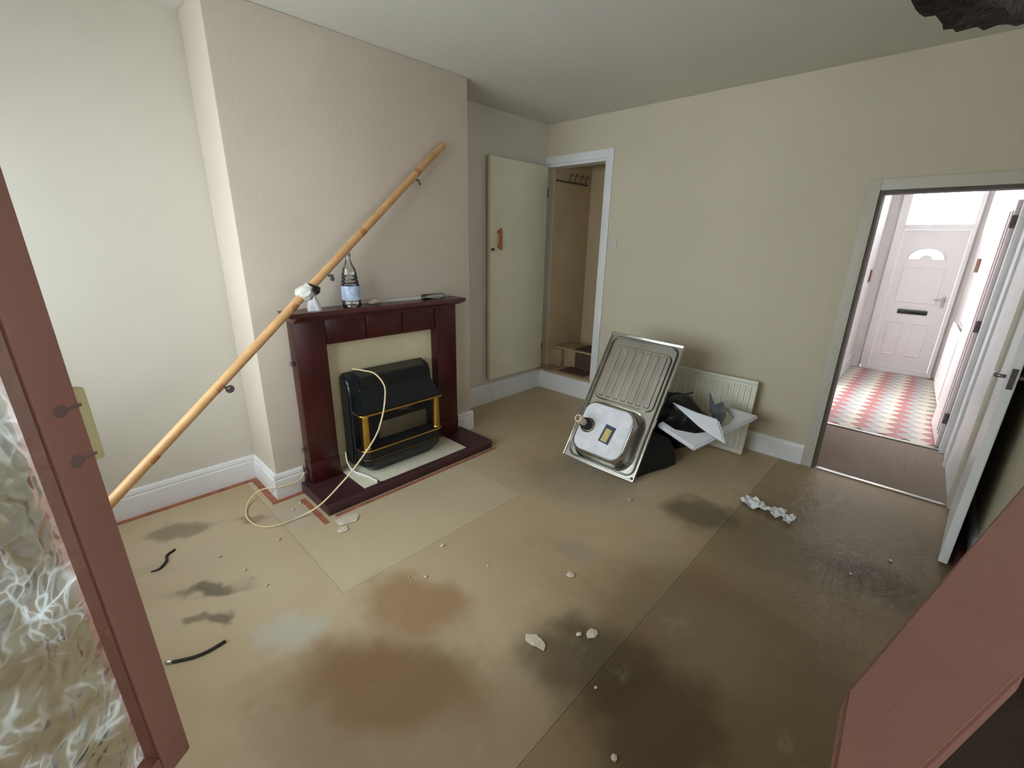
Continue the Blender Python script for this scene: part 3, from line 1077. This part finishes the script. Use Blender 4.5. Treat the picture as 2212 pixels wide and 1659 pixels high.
# bowl bulging out of the underside
bm = bm_new()
rings = [rr_pts(0.045, 0.535, 0.030, 0.498, 0.12, 0.0), rr_pts(0.060, 0.522, 0.042, 0.486, 0.115, 0.010), rr_pts(0.070, 0.512, 0.052, 0.476, 0.11, 0.06),
         rr_pts(0.080, 0.500, 0.062, 0.466, 0.10, 0.125), rr_pts(0.090, 0.490, 0.072, 0.456, 0.09, 0.145), rr_pts(0.110, 0.470, 0.092, 0.436, 0.075, 0.152)]
loft(bm, rings, cap0=False)
o = obj('bowl', bm, 'steel', sk)
shade_auto(o, 60)
bm = bm_new()
loft(bm, [rr_pts(0.098, 0.482, 0.080, 0.448, 0.078, 0.1475), rr_pts(0.103, 0.477, 0.085, 0.443, 0.075, 0.154)], cap0=False)
obj('bowl_base_coating', bm, 'pad', sk, label='white coating on the bowl base')
su, sv = 0.335, 0.245
mrot = Matrix.Rotation(-0.12, 4, 'Z')


def rbox(name, u0, u1, v0, v1, z0, z1, material, par):
    bm = bm_new()
    add_box(bm, (u0, v0, z0), (u1, v1, z1))
    for v in bm.verts:
        v.co = mrot @ v.co + Vector((su, sv, 0))
    return obj(name, bm, material, par)


sti = rbox('sticker', -0.042, 0.042, -0.068, 0.068, 0.154, 0.1548, 'blue', sk)
rbox('sticker_panel', -0.026, 0.020, -0.058, 0.04, 0.1548, 0.1552, 'yellow', sti)
wu, wv = 0.165, 0.265
bm = bm_new()
add_lathe(bm, [(0.054, 0.152), (0.058, 0.157), (0.054, 0.161), (0.047, 0.158), (0.043, 0.163)], (wu, wv, 0), seg=28)
o = obj('waste_flange', bm, 'steel', sk)
shade_auto(o, 50)
bm = bm_new()
add_lathe(bm, [(0.043, 0.158), (0.043, 0.20), (0.037, 0.207), (0.037, 0.232)], (wu, wv, 0), seg=24)
o = obj('rubber_washer', bm, 'blackmatt', sk)
shade_auto(o)
bm = bm_new()
add_lathe(bm, [(0.025, 0.20), (0.025, 0.30), (0.030, 0.304), (0.030, 0.338), (0.026, 0.343), (0.019, 0.343), (0.019, 0.30)], (wu, wv, 0), seg=24)
o = obj('waste_outlet', bm, 'beige', sk)
shade_auto(o)
bm = bm_new()
add_lathe(bm, [(0.006, 0.0), (0.009, 0.004), (0.009, 0.012), (0.004, 0.014)], (SWI - 0.022, 0.022, 0), seg=12)
obj('corner_screw', bm, 'screw', sk, smooth=True)

# ------------------------------------------------------------------ rubbish behind the sink
o = lump('rubbish_bag', (-1.42, 3.34, 0.0), (0.30, 0.18, 0.235), 'bag', 0.28, 1.9, 4, 2.0, flat=False)
tag(o, 'black plastic rubbish bag slumped behind the sink', 'rubbish bag')

foot = [(-1.315, 2.71), (-1.275, 2.86), (-1.225, 3.0), (-1.20, 3.12), (-1.3, 3.14), (-1.45, 3.13), (-1.6, 3.1), (-1.65, 3.0), (-1.55, 2.88), (-1.43, 2.78)]  # dark mass filling in the shadow beside the rubbish bag
cxf, cyf = -1.38, 3.03
bm = bm_new()
rg = []
for (k_, z_) in [(1.0, 0.001), (0.97, 0.05), (0.86, 0.13), (0.68, 0.20), (0.4, 0.235)]:
    ring = []
    for (x_, y_) in foot:
        p_ = Vector((cxf + (x_ - cxf) * k_, cyf + (y_ - cyf) * k_, z_))
        if z_ > 0.01:
            p_ += noise.noise_vector(p_ * 14) * 0.018
        ring.append(p_)
    rg.append(ring)
vr = [[bm.verts.new(p_) for p_ in r_] for r_ in rg]
for i in range(4):
    for j in range(10):
        bm.faces.new((vr[i][j], vr[i][(j + 1) % 10], vr[i + 1][(j + 1) % 10], vr[i + 1][j]))
bm.faces.new(vr[0][::-1])
bm.faces.new(vr[-1])
bmesh.ops.recalc_face_normals(bm, faces=bm.faces)
o = obj('bag_shadow_mass', bm, 'blackmatt')
shade_auto(o, 50)
tag(o, 'dull black mass standing in for the shadow and bag behind the sink edge', 'shadow mass')


def slab(name, pts, thick, material, label, cat, edge=None):
    P = [Vector(p) for p in pts]
    n = (P[1] - P[0]).cross(P[2] - P[0]).normalized()
    if n.z < 0:
        n = -n
    bm = bm_new()
    add_prism(bm, P, -n * thick)
    bmesh.ops.bevel(bm, geom=[e for e in bm.edges], offset=thick * 0.3, segments=3, affect='EDGES')
    o = obj(name, bm, material)
    shade_auto(o)
    return tag(o, label, cat)


slab('broken_board', [(-1.309, 2.948, 0.36), (-0.99, 2.866, 0.30), (-0.888, 3.164, 0.355), (-0.786, 3.51, 0.42), (-1.03, 3.482, 0.445), (-0.915, 3.40, 0.413), (-0.92, 3.29, 0.388),
     (-0.972, 3.127, 0.357), (-1.062, 3.024, 0.345), (-1.18, 2.979, 0.35), (-1.297, 3.009, 0.372)], 0.036, 'ceramic',
     'white broken board with curved cut-out resting low between sink and radiator', 'board')
slab('broken_board', [(-1.298, 3.114, 0.50), (-1.104, 3.077, 0.483), (-0.927, 3.057, 0.48), (-0.821, 2.936, 0.37), (-1.029, 3.0, 0.413)], 0.036, 'ceramic',
     'white triangular board offcut sloping on top of the broken board', 'board')
bm = bm_new()
P = [(-1.08, 3.36, 0.42), (-1.02, 3.30, 0.345), (-0.97, 3.22, 0.345), (-0.95, 3.30, 0.43), (-1.0, 3.36, 0.50), (-1.06, 3.37, 0.455), (-1.13, 3.44, 0.52)]
add_prism(bm, P, (-0.02, 0.025, 0.0))
tag(obj('torn_plastic', bm, 'greyscrap'), 'grey torn plastic scrap poking up beside the white board', 'plastic scrap')
bm = bm_new()
add_tube(bm, smooth_path([(-1.36, 3.20, 0.47), (-1.33, 3.17, 0.53), (-1.28, 3.16, 0.55), (-1.22, 3.17, 0.56), (-1.17, 3.18, 0.585)], 5), 0.006, 6)
tag(obj('bag_tie', bm, 'blackmatt', smooth=True), 'thin black twisted tie sticking up at the sink edge', 'tie')

# loose radiator standing against the back wall
ra = thing('loose_radiator', 'cream fluted panel radiator leaning loose against the back wall behind the sink', 'radiator',
           matrix=Matrix.Translation((-1.79, 3.66, 0.0)) @ Matrix.Rotation(-0.16, 4, 'X'))
RW, RH = 0.90, 0.615
box('panel', (0, 0.0, 0.004), (RW, 0.02, RH), 'rad', ra, bevel=0.006)
nf = 20
for i in range(nf):
    u = 0.03 + (RW - 0.06) * i / nf
    bm = bm_new()
    w_ = (RW - 0.06) / nf
    P = [(u + 0.004, 0.001, 0), (u + w_ * 0.28, -0.009, 0), (u + w_ * 0.72, -0.009, 0), (u + w_ - 0.004, 0.001, 0)]
    add_prism(bm, [(a, b, 0.05) for a, b, c in P], (0, 0, RH - 0.10))
    obj('flute', bm, 'rad', ra)
box('top_rail', (0, -0.006, RH - 0.035), (RW, 0.018, RH), 'rad', ra, bevel=0.006)
box('bottom_rail', (0, -0.006, 0.004), (RW, 0.018, 0.04), 'rad', ra, bevel=0.006)

# ------------------------------------------------------------------ paper, hose pieces and crumbs on the floor
bm = bm_new()
rows = []
for i in range(22):
    t = i / 21
    row = []
    cx_ = -0.655 + 0.30 * t
    cy_ = 2.972 - 0.085 * t - 0.02 * math.sin(6 * t)
    wd_ = 0.028 + 0.028 * abs(math.sin(5.2 * t + 0.6))
    if 0.78 < t < 0.86:
        wd_ = 0.012
    for j in range(7):
        s = (j / 6 - 0.5) * 2
        p = Vector((cx_ + 0.3 * wd_ * s, cy_ + wd_ * s, 0))
        nz_ = noise.noise(Vector((t * 9, s * 2.0, 3.3)))
        p.z = 0.003 + 0.05 * abs(nz_) + 0.022 * abs(math.sin(3 * s + 8 * t))
        p.x += 0.012 * noise.noise(Vector((t * 14, s * 3, 1)))
        row.append(bm.verts.new(p))
    rows.append(row)
for i in range(21):
    for j in range(6):
        bm.faces.new((rows[i][j], rows[i][j + 1], rows[i + 1][j + 1], rows[i + 1][j]))
r = bmesh.ops.extrude_face_region(bm, geom=bm.faces[:])
for v in r['geom']:
    if isinstance(v, bmesh.types.BMVert):
        v.co.z = max(0.0005, v.co.z - 0.003)
bmesh.ops.recalc_face_normals(bm, faces=bm.faces)
tag(obj('torn_paper', bm, 'paper'), 'long torn crumpled strip of white paper on the brown floor', 'paper')

bm = bm_new()
add_tube(bm, smooth_path([(-2.561, 0.086, 0.005), (-2.555, 0.121, 0.006), (-2.601, 0.157, 0.007), (-2.649, 0.166, 0.006), (-2.679, 0.207, 0.005)], 6), [0.003 + 0.003 * min(1, i / 8) for i in range(25)], 8)
tag(obj('hose_piece', bm, 'blackcord', smooth=True), 'short wavy black cable offcut near the left skirting', 'cable')
bm = bm_new()
add_tube(bm, smooth_path([(-1.875, 0.056, 0.007), (-1.843, 0.118, 0.007), (-1.834, 0.172, 0.007), (-1.839, 0.227, 0.008)], 6), 0.0065, 10)
hp = tag(obj('hose_piece', bm, 'blackcord', smooth=True), 'short black braided hose with silver end near the pink casement', 'hose')
bm = bm_new()
add_lathe(bm, [(0.006, 0), (0.008, 0.002), (0.008, 0.022), (0.006, 0.026)], (-1.894, 0.033, 0.008), (0.6, 0.75, 0), 12)
obj('metal_end', bm, 'alu', hp, smooth=True)

chips = [(-1.694, 1.246, 0.011), (-1.561, 1.041, 0.008), (-0.439, 0.986, 0.011), (-1.19, 2.407, 0.012), (-0.62, 1.15, 0.006), (-0.02, 2.62, 0.009), (-0.807, 1.301, 0.012), (-1.42, 2.42, 0.006),
         (-1.40, 1.32, 0.005), (-2.06, 0.46, 0.008), (-2.62, 0.80, 0.008), (-2.66, 0.86, 0.009), (-2.58, 0.84, 0.006), (-1.62, 0.98, 0.005), (-2.38, 0.63, 0.010), (-2.25, 0.42, 0.007), (-2.45, 0.36, 0.008), (0.12, 2.9, 0.011)]
for i, (x, y, r_) in enumerate(chips):
    o = lump('plaster_crumb', (x, y, 0.0), (r_, r_ * 1.2, r_ * 0.6), 'plaster', 0.5, 2.0, 1, i * 1.3)
    tag(o, 'tiny pale plaster crumb on the bare floor', 'debris', 'plaster crumbs scattered on the floor')
for (x, y, rx, ry, lb) in [(-0.924, 1.145, 0.045, 0.03, 'largest pale plaster flake on the floor before the dark stain'),
                           (-0.771, 1.347, 0.022, 0.03, 'thin pointed pale flake beside the largest plaster flake'),
                           (-1.051, 1.572, 0.02, 0.02, 'small shiny white flake in mid floor'),
                           (-2.292, 0.997, 0.05, 0.07, 'cream plaster patch at the hearth front left corner'),
                           (-2.22, 0.93, 0.03, 0.03, 'small cream plaster bit just off the hearth corner')]:
    o = lump('plaster_flake', (x, y, 0.0), (rx, ry, 0.004), 'plaster', 0.6, 2.2, 2, x * 7)
    tag(o, lb, 'debris')

# ------------------------------------------------------------------ hall doorway, lobby, hall
M['oldwhite'] = mat('greyed_white_paint', S(200, 194, 180), 0.5, var=0.05)
M['shadelining'] = mat('shaded_door_lining', S(92, 84, 76), 0.6, var=0.15)  # dark tone paints in the shadow on the lining
bm = bm_new()
add_box(bm, (HX0 - 0.07, YB - 0.016, 0), (HX0 - 0.001, YB, HZ + 0.07), 0.004)
add_box(bm, (HX0 - 0.001, YB - 0.0155, HZ), (HX1 + 0.001, YB, HZ + 0.07), 0.004)
add_box(bm, (HX1 + 0.001, YB - 0.016, 0), (HX1 + 0.07, YB, HZ + 0.07), 0.004)
o = obj('trim_%d' % (k + 1), bm, 'oldwhite')
shade_auto(o)
struct(o)
bm = bm_new()
add_box(bm, (HX0, YB + 0.001, 0), (HX0 + 0.018, YB + 0.119, HZ - 0.02))
add_box(bm, (HX0, YB + 0.001, HZ - 0.02), (HX1, YB + 0.119, HZ))
o = obj('trim_%d' % (k + 2), bm, 'shadelining')
struct(o)
k += 2
HY2, HYF = 5.0, 7.9
struct(box('floor_lobby', (-0.95, YB + 0.001, -0.02), (0.45, HY2, 0.001), 'carpet'))
tag(box('threshold_strip', (HX0 + 0.022, YB + 0.0, 0.0011), (HX1, YB + 0.035, 0.010), 'alu', bevel=0.004), 'thin metal threshold strip at the near edge of the hall doorway', 'threshold')
tag(box('threshold_strip', (-0.62, HY2 - 0.02, 0.0011), (0.30, HY2 + 0.025, 0.014), 'alu', bevel=0.005), 'bright metal threshold strip between grey carpet and patterned tiles', 'threshold')
struct(box('wall_lobby_left', (-0.95, YB + 0.12, 0), (-0.85, HY2, 2.6), 'wall'))
bm = bm_new()
add_prism(bm, [(0.334, YB + 0.12, 0), (0.302, HY2 + 0.02, 0), (0.45, HY2 + 0.02, 0), (0.45, YB + 0.12, 0)], (0, 0, 2.6))
struct(obj('wall_lobby_right', bm, 'white'))
struct(box('ceiling_lobby', (-0.95, YB + 0.12, 2.6), (0.5, HYF + 0.2, 2.7), 'ceiling'))
# partition between lobby and hall (open doorway with frame)
bm = bm_new()
add_box(bm, (-0.95, HY2 - 0.05, 0), (-0.66, HY2 + 0.05, 2.6))
struct(obj('wall_partition', bm, 'hallwall'))
bm = bm_new()
add_box(bm, (0.268, HY2 - 0.06, 0), (0.312, HY2 + 0.05, 2.6), 0.004)
add_box(bm, (0.30, HY2 - 0.40, 0), (0.322, HY2 - 0.33, 2.6), 0.004)
o = obj('trim_%d' % (k + 1), bm, 'white')
k += 1
shade_auto(o)
struct(o)


def hall_x(y):
    return 0.312 + (0.165 - 0.312) * (y - HY2) / (HYF - HY2)


bm = bm_new()
add_prism(bm, [(hall_x(HY2), HY2, 0), (hall_x(HYF + .05), HYF + 0.05, 0), (0.6, HYF + 0.05, 0), (0.6, HY2, 0)], (0, 0, 2.6))
struct(obj('wall_hall_right', bm, 'hallwall'))
bm = bm_new()
add_box(bm, (-0.85, HY2 + 0.05, 0), (-0.755, 5.6, 2.6))
add_box(bm, (-0.85, 5.6, 2.2), (-0.755, 6.6, 2.6))  # unseen side opening added for the hall fill lamp
add_box(bm, (-0.85, 6.6, 0), (-0.755, HYF + 0.05, 2.6))
struct(obj('wall_hall_left', bm, 'hallwall'))
bm = bm_new()
add_box(bm, (-0.755, HYF + 0.02, 0), (-0.64, HYF + 0.12, 2.6))
add_box(bm, (0.12, HYF + 0.02, 0), (0.3, HYF + 0.12, 2.6))
add_box(bm, (-0.64, HYF + 0.02, 2.44), (0.12, HYF + 0.12, 2.6))
struct(obj('wall_hall_front', bm, 'hallwall'))
baseboard('baseboard_hall_left', (-0.755, 6.65), (-0.755, HYF), (1, 0), 0.2)
baseboard('baseboard_hall_front', (-0.755, HYF + 0.02), (-0.65, HYF + 0.02), (0, -1), 0.2)

# diagonal tiles of the hall floor
hf = struct(box('floor_hall', (-0.86, HY2 + 0.001, -0.03), (0.4, HYF + 0.1, -0.004), 'grout'))
dg = 0.173
hd = dg / 2 - 0.0012
tmesh = {}
for cn in ('tile_red', 'tile_cream', 'tile_grey'):
    bm = bm_new()
    add_prism(bm, [(hd, 0, -0.004), (0, hd, -0.004), (-hd, 0, -0.004), (0, -hd, -0.004)], (0, 0, 0.006))
    me = bpy.data.meshes.new(cn)
    bm.to_mesh(me)
    bm.free()
    me.materials.append(M[cn])
    tmesh[cn] = me
for i in range(-8, 5):
    for j in range(0, 35):
        if (i + j) % 2:
            continue
        x, y = -0.035 + i * dg / 2, HY2 + 0.10 + j * dg / 2
        if not (-0.74 < x < hall_x(y) - 0.03 and y < HYF - 0.03):
            continue
        o = bpy.data.objects.new('floor_tile', tmesh[('tile_red', 'tile_grey', 'tile_cream')[i % 3]])
        COL.objects.link(o)
        o.location = (x, y, 0)
        o.parent = hf

# front door
d2 = bpy.data.objects.new('door_2', None)
d2.location = (-0.25, HYF, 0)
COL.objects.link(d2)
struct(d2, 'white front door with half round glass, black letter plate and transom window above')
DX0, DX1, DZ0, DZ1 = -0.545, 0.075, 0.055, 1.86
cxa, cza, ra_, rb_ = -0.262, 1.505, 0.178, 0.062
bm = bm_new()
# leaf built around the half round light: lower block, sides, top with arch
yA, yB2 = HYF - 0.0, HYF + 0.05
add_box(bm, (DX0, yA, DZ0), (DX1, yB2, cza))
arc = [(cxa + ra_ * math.cos(math.pi * i / 16), cza + 0.135 / 0.178 * ra_ * math.sin(math.pi * i / 16)) for i in range(17)]
for i in range(16):
    (xa, za), (xb, zb) = arc[i], arc[i + 1]
    add_prism(bm, [(xa, yA, za), (xb, yA, zb), (xb, yA, DZ1), (xa, yA, DZ1)], (0, 0.05, 0))
add_box(bm, (DX0, yA, cza), (cxa - ra_, yB2, DZ1))
add_box(bm, (cxa + ra_, yA, cza), (DX1, yB2, DZ1))
obj('leaf', bm, 'upvc', d2)
bm = bm_new()
arc2 = [(cxa + rb_ * math.cos(math.pi * i / 12), yA - 0.006, cza + 0.05 * math.sin(math.pi * i / 12)) for i in range(13)]
add_prism(bm, arc2, (0, 0.05, 0))
obj('fan_hub', bm, 'upvc', d2)
bm = bm_new()
add_box(bm, (cxa - ra_, HYF + 0.03, cza), (cxa + ra_, HYF + 0.036, cza + 0.137))
obj('half_round_pane', bm, 'frost', d2)
bm = bm_new()
add_tube(bm, [(x, yA - 0.002, z) for x, z in arc], 0.008, 8)
obj('fan_moulding', bm, 'upvc', d2, smooth=True)
for (x0, x1, z0, z1) in [(-0.46, -0.285, 0.24, 0.70), (-0.215, -0.04, 0.24, 0.70), (-0.46, -0.04, 0.95, 1.42)]:
    bm = bm_new()
    loft(bm, [[Vector(p) for p in ((x0, yA, z0), (x1, yA, z0), (x1, yA, z1), (x0, yA, z1))],
              [Vector(p) for p in ((x0 + .012, yA - .010, z0 + .012), (x1 - .012, yA - .010, z0 + .012), (x1 - .012, yA - .010, z1 - .012), (x0 + .012, yA - .010, z1 - .012))],
              [Vector(p) for p in ((x0 + .03, yA - .003, z0 + .03), (x1 - .03, yA - .003, z0 + .03), (x1 - .03, yA - .003, z1 - .03), (x0 + .03, yA - .003, z1 - .03))]])
    obj('door_panel', bm, 'upvc', d2)
box('weather_bar', (DX0 - 0.08, yA - 0.034, 0.003), (DX1 + 0.05, yA + 0.05, 0.052), 'upvc', d2, bevel=0.004)
lp = box('letter_plate', (-0.395, yA - 0.012, 0.805), (-0.095, yA - 0.001, 0.862), 'black', d2, bevel=0.004, label='black letter plate')
box('letter_flap', (-0.385, yA - 0.026, 0.845), (-0.105, yA - 0.011, 0.866), 'greyscrap', lp, bevel=0.003)
bm = bm_new()
add_box(bm, (0.005, yA - 0.01, 0.92), (0.035, yA, 1.06), 0.004)
add_box(bm, (-0.075, yA - 0.045, 1.005), (0.028, yA - 0.03, 1.022), 0.004)
add_box(bm, (0.012, yA - 0.04, 1.003), (0.028, yA, 1.024), 0.004)
obj('handle', bm, mat('silver_handle', S(190, 186, 184), 0.4, 0.4), d2)
for (a, b) in [((-0.64, 0.053), (DX0 - 0.004, 2.44)), ((DX1 + 0.004, 0.053), (0.119, 2.44)), ((DX0 - 0.003, 1.865), (DX1 + 0.003, 1.925)), ((DX0 - 0.003, 2.38), (DX1 + 0.003, 2.44))]:
    box('door_frame', (a[0], yA - 0.03, a[1]), (b[0], yA + 0.06, b[1]), 'upvc', d2, bevel=0.006)
box('transom_pane', (-0.60, HYF + 0.02, 1.925), (0.09, HYF + 0.026, 2.38), 'frost', d2)

# hall fittings
hr = thing('hall_radiator', 'white panel radiator on the right wall of the tiled hall', 'radiator', (0.2, 6.4, 0.12))
ya_, yb_ = 5.92, 7.0


def hx(y, off):
    return hall_x(y) - off


def hall_slab(name, ya, yb, o0, o1, z0, z1, material, par):
    bm = bm_new()
    add_prism(bm, [(hx(ya, o0), ya, z0), (hx(yb, o0), yb, z0), (hx(yb, o1), yb, z0), (hx(ya, o1), ya, z0)], (0, 0, z1 - z0))
    bmesh.ops.bevel(bm, geom=bm.edges[:], offset=0.004, segments=2, affect='EDGES')
    o = obj(name, bm, material, par)
    shade_auto(o)
    return o


hall_slab('panel', ya_, yb_, 0.045, 0.06, 0.14, 0.86, 'radw', hr)
hall_slab('panel', ya_, yb_, 0.008, 0.02, 0.14, 0.86, 'radw', hr)
for i in range(16):
    y0 = ya_ + 0.03 + (yb_ - ya_ - 0.06) * i / 16
    hall_slab('flute', y0 + 0.008, y0 + 0.056, 0.059, 0.067, 0.19, 0.81, 'radw', hr)
hall_slab('side_cover', ya_ - 0.004, ya_ + 0.012, 0.006, 0.062, 0.14, 0.862, 'radw', hr)
hall_slab('top_grille', ya_ + 0.1, ya_ + 0.5, 0.022, 0.043, 0.845, 0.864, 'greyscrap', hr)
bm = bm_new()
add_lathe(bm, [(0.014, 0), (0.016, 0.01), (0.016, 0.05), (0.01, 0.06)], (hx(7.03, 0.04), 7.03, 0.13), (0, 0, 1), 14)
obj('valve', bm, 'alu', hr, smooth=True)

d3 = bpy.data.objects.new('door_3', None)
d3.location = (0.26, 5.07, 0)
COL.objects.link(d3)
struct(d3, 'pinkish white hall door opened flat along the right hall wall')
bm = bm_new()
pa, pb = Vector((0.262, 5.06, 0.01)), Vector((0.218, 5.80, 0.01))
nn = Vector((0.04, 0.003, 0))
add_prism(bm, [pa - nn * 0.5, pb - nn * 0.5, pb + nn * 0.5, pa + nn * 0.5], (0, 0, 1.97))
obj('leaf', bm, 'leafpink', d3)
dv = (pb - pa)
for t0, t1 in [(0.06, 0.12), (0.22, 0.26)]:
    bm = bm_new()
    q0, q1 = pa + dv * t0 - nn * 0.5, pa + dv * t1 - nn * 0.5
    add_prism(bm, [q0 + Vector((0, 0, 0.1)), q1 + Vector((0, 0, 0.1)), q1 - nn * 0.2 + Vector((0, 0, 0.1)), q0 - nn * 0.2 + Vector((0, 0, 0.1))], (0, 0, 1.8))
    obj('batten', bm, 'leafpink', d3)
for z in (0.27, 1.05, 1.83):
    box('hinge', (0.236, 5.042, z - 0.045), (0.262, 5.058, z + 0.045), 'screw', d3, bevel=0.003)

tag(box('wall_switch', (-0.754, 7.55, 1.20), (-0.738, 7.64, 1.36), 'brown', bevel=0.004), 'small brown switch plate on the left wall of the hall', 'switch')
tag(box('bell_box', (hx(7.0, 0.03), 6.98, 1.40), (hx(7.0, 0.003), 7.07, 1.54), 'brown', bevel=0.006), 'small brown box on the right wall of the hall', 'wall box')

# white door to the lobby, opened into the room and seen edge-on
d4 = bpy.data.objects.new('door_4', None)
d4.location = (0.35, 3.4, 0)
COL.objects.link(d4)
struct(d4, 'white panelled door to the hall standing open, seen almost edge-on')
bm = bm_new()
ea, eb = Vector((0.322, 3.065, 0.012)), Vector((0.366, 3.83, 0.012))
en = Vector((0.038, -0.002, 0))
add_prism(bm, [ea - en * 0.5, eb - en * 0.5, eb + en * 0.5, ea + en * 0.5], (0, 0, 1.955))
bmesh.ops.bevel(bm, geom=bm.edges[:], offset=0.003, segments=2, affect='EDGES')
o = obj('leaf', bm, 'white', d4)
shade_auto(o)
bm = bm_new()
add_box(bm, (0.312, 3.058, 1.0), (0.332, 3.0635, 1.10), 0.002)
obj('latch_plate', bm, 'screw', d4)
bm = bm_new()
add_tube(bm, [(0.304, 3.115, 1.05), (0.27, 3.115, 1.05)], 0.009, 10)
add_tube(bm, [(0.272, 3.108, 1.05), (0.272, 3.20, 1.05)], 0.008, 10)
obj('handle', bm, 'metal', d4, smooth=True)
bm = bm_new()
add_tube(bm, [(0.342, 3.115, 1.05), (0.372, 3.115, 1.05)], 0.009, 10)
add_tube(bm, [(0.370, 3.108, 1.05), (0.370, 3.20, 1.05)], 0.008, 10)
obj('handle', bm, 'metal', d4, smooth=True)
tag(box('floor_shade_strip', (0.365, 2.9, 0.0), (0.41, 3.7, 0.05), 'maroon', bevel=0.01), 'dark maroon strip standing in for the shaded floor behind the white door', 'carpet')  # dark strip painted in for the floor's shade behind the door

# ------------------------------------------------------------------ pink casement with patterned glass
w1 = bpy.data.objects.new('window_1', None)
E0 = Vector((-0.75, 0.014, 0.79))
Ld = Vector((0.594, -0.804, 0)).normalized()
Nd = Vector((0, 0, 1)).cross(Ld)      # toward the camera side
if Nd.dot(CAM - E0) < 0:
    Nd = -Nd
mw = Matrix((Ld, Nd, Vector((0, 0, 1)))).transposed().to_4x4()
mw.translation = E0
mw = mw @ Matrix.Rotation(0.022, 4, 'Y')
w1.matrix_world = mw
w1['_local'] = 1
COL.objects.link(w1)
struct(w1, 'pink painted casement with leaf patterned glass standing open at the left')
WL, WH, STW = 0.72, 1.48, 0.046
box('stile', (0, -0.042, 0), (STW, 0, WH), 'pink', w1, bevel=0.004)
box('stile', (WL - STW, -0.042, 0), (WL, 0, WH), 'pink', w1, bevel=0.004)
box('rail', (STW, -0.042, 0), (WL - STW, 0, 0.05), 'pink', w1, bevel=0.004)
box('rail', (STW, -0.042, WH - STW), (WL - STW, 0, WH), 'pink', w1, bevel=0.004)


def bead(p, q, inn):
    bm = bm_new()
    p, q, inn = Vector(p), Vector(q), Vector(inn)
    add_prism(bm, [p, p + Vector((0, -0.016, 0)), p + Vector((0, -0.016, 0)) + inn * 0.006, p + inn * 0.002], q - p)
    obj('glazing_bead', bm, 'pinkdark', w1)


bead((STW, -0.003, 0.05), (STW, -0.003, WH - STW), (1, 0, 0))
bead((WL - STW, -0.003, 0.05), (WL - STW, -0.003, WH - STW), (-1, 0, 0))
bead((STW, -0.003, 0.05), (WL - STW, -0.003, 0.05), (0, 0, 1))
bead((STW, -0.003, WH - STW), (WL - STW, -0.003, WH - STW), (0, 0, -1))
box('pane', (STW - 0.004, -0.026, 0.046), (WL - STW + 0.004, -0.0195, WH - STW + 0.004), 'obscure', w1, label='leaf patterned obscure glass')
zc = 1.385 - E0.z
la_ = box('latch_block', (-0.018, -0.034, zc - 0.05), (-0.001, -0.008, zc + 0.05), 'latch', w1, bevel=0.004)
for z in (zc - 0.035, zc + 0.032):
    bm = bm_new()
    add_lathe(bm, [(0.0075, 0.0), (0.008, 0.0006), (0.005, 0.001)], (0.022, 0.0, z), (0, 1, 0), 14)
    add_box(bm, (-0.002, 0.0, z - 0.002), (0.016, 0.0005, z + 0.002))
    obj('screw', bm, 'pinkscrew', w1)

# dark cloth hanging down from the head of the opening
bm = bm_new()
edge = [(0.388, 2.298), (0.384, 1.90), (0.386, 1.79), (0.395, 1.762), (0.42, 1.758), (0.466, 1.764), (0.509, 1.773), (0.554, 1.786), (0.61, 1.80), (0.68, 1.83), (0.72, 1.90), (0.74, 2.298)]
pts = []
for y, z in edge:
    p = skew(y)
    p.z = z
    pts.append(p)
add_prism(bm, pts, skew(0, 0.028) - skew(0, 0))
bmesh.ops.triangulate(bm, faces=bm.faces[:])
bmesh.ops.subdivide_edges(bm, edges=bm.edges[:], cuts=3, use_grid_fill=True)
for v in bm.verts:
    v.co += noise.noise_vector(v.co * 60) * 0.004
o = obj('dark_cloth', bm, 'fabric')
shade_auto(o, 80)
tag(o, 'dark fuzzy cloth hanging down in the top right corner', 'cloth')

for o in bpy.data.objects:
    if '_local' in o:
        del o['_local']
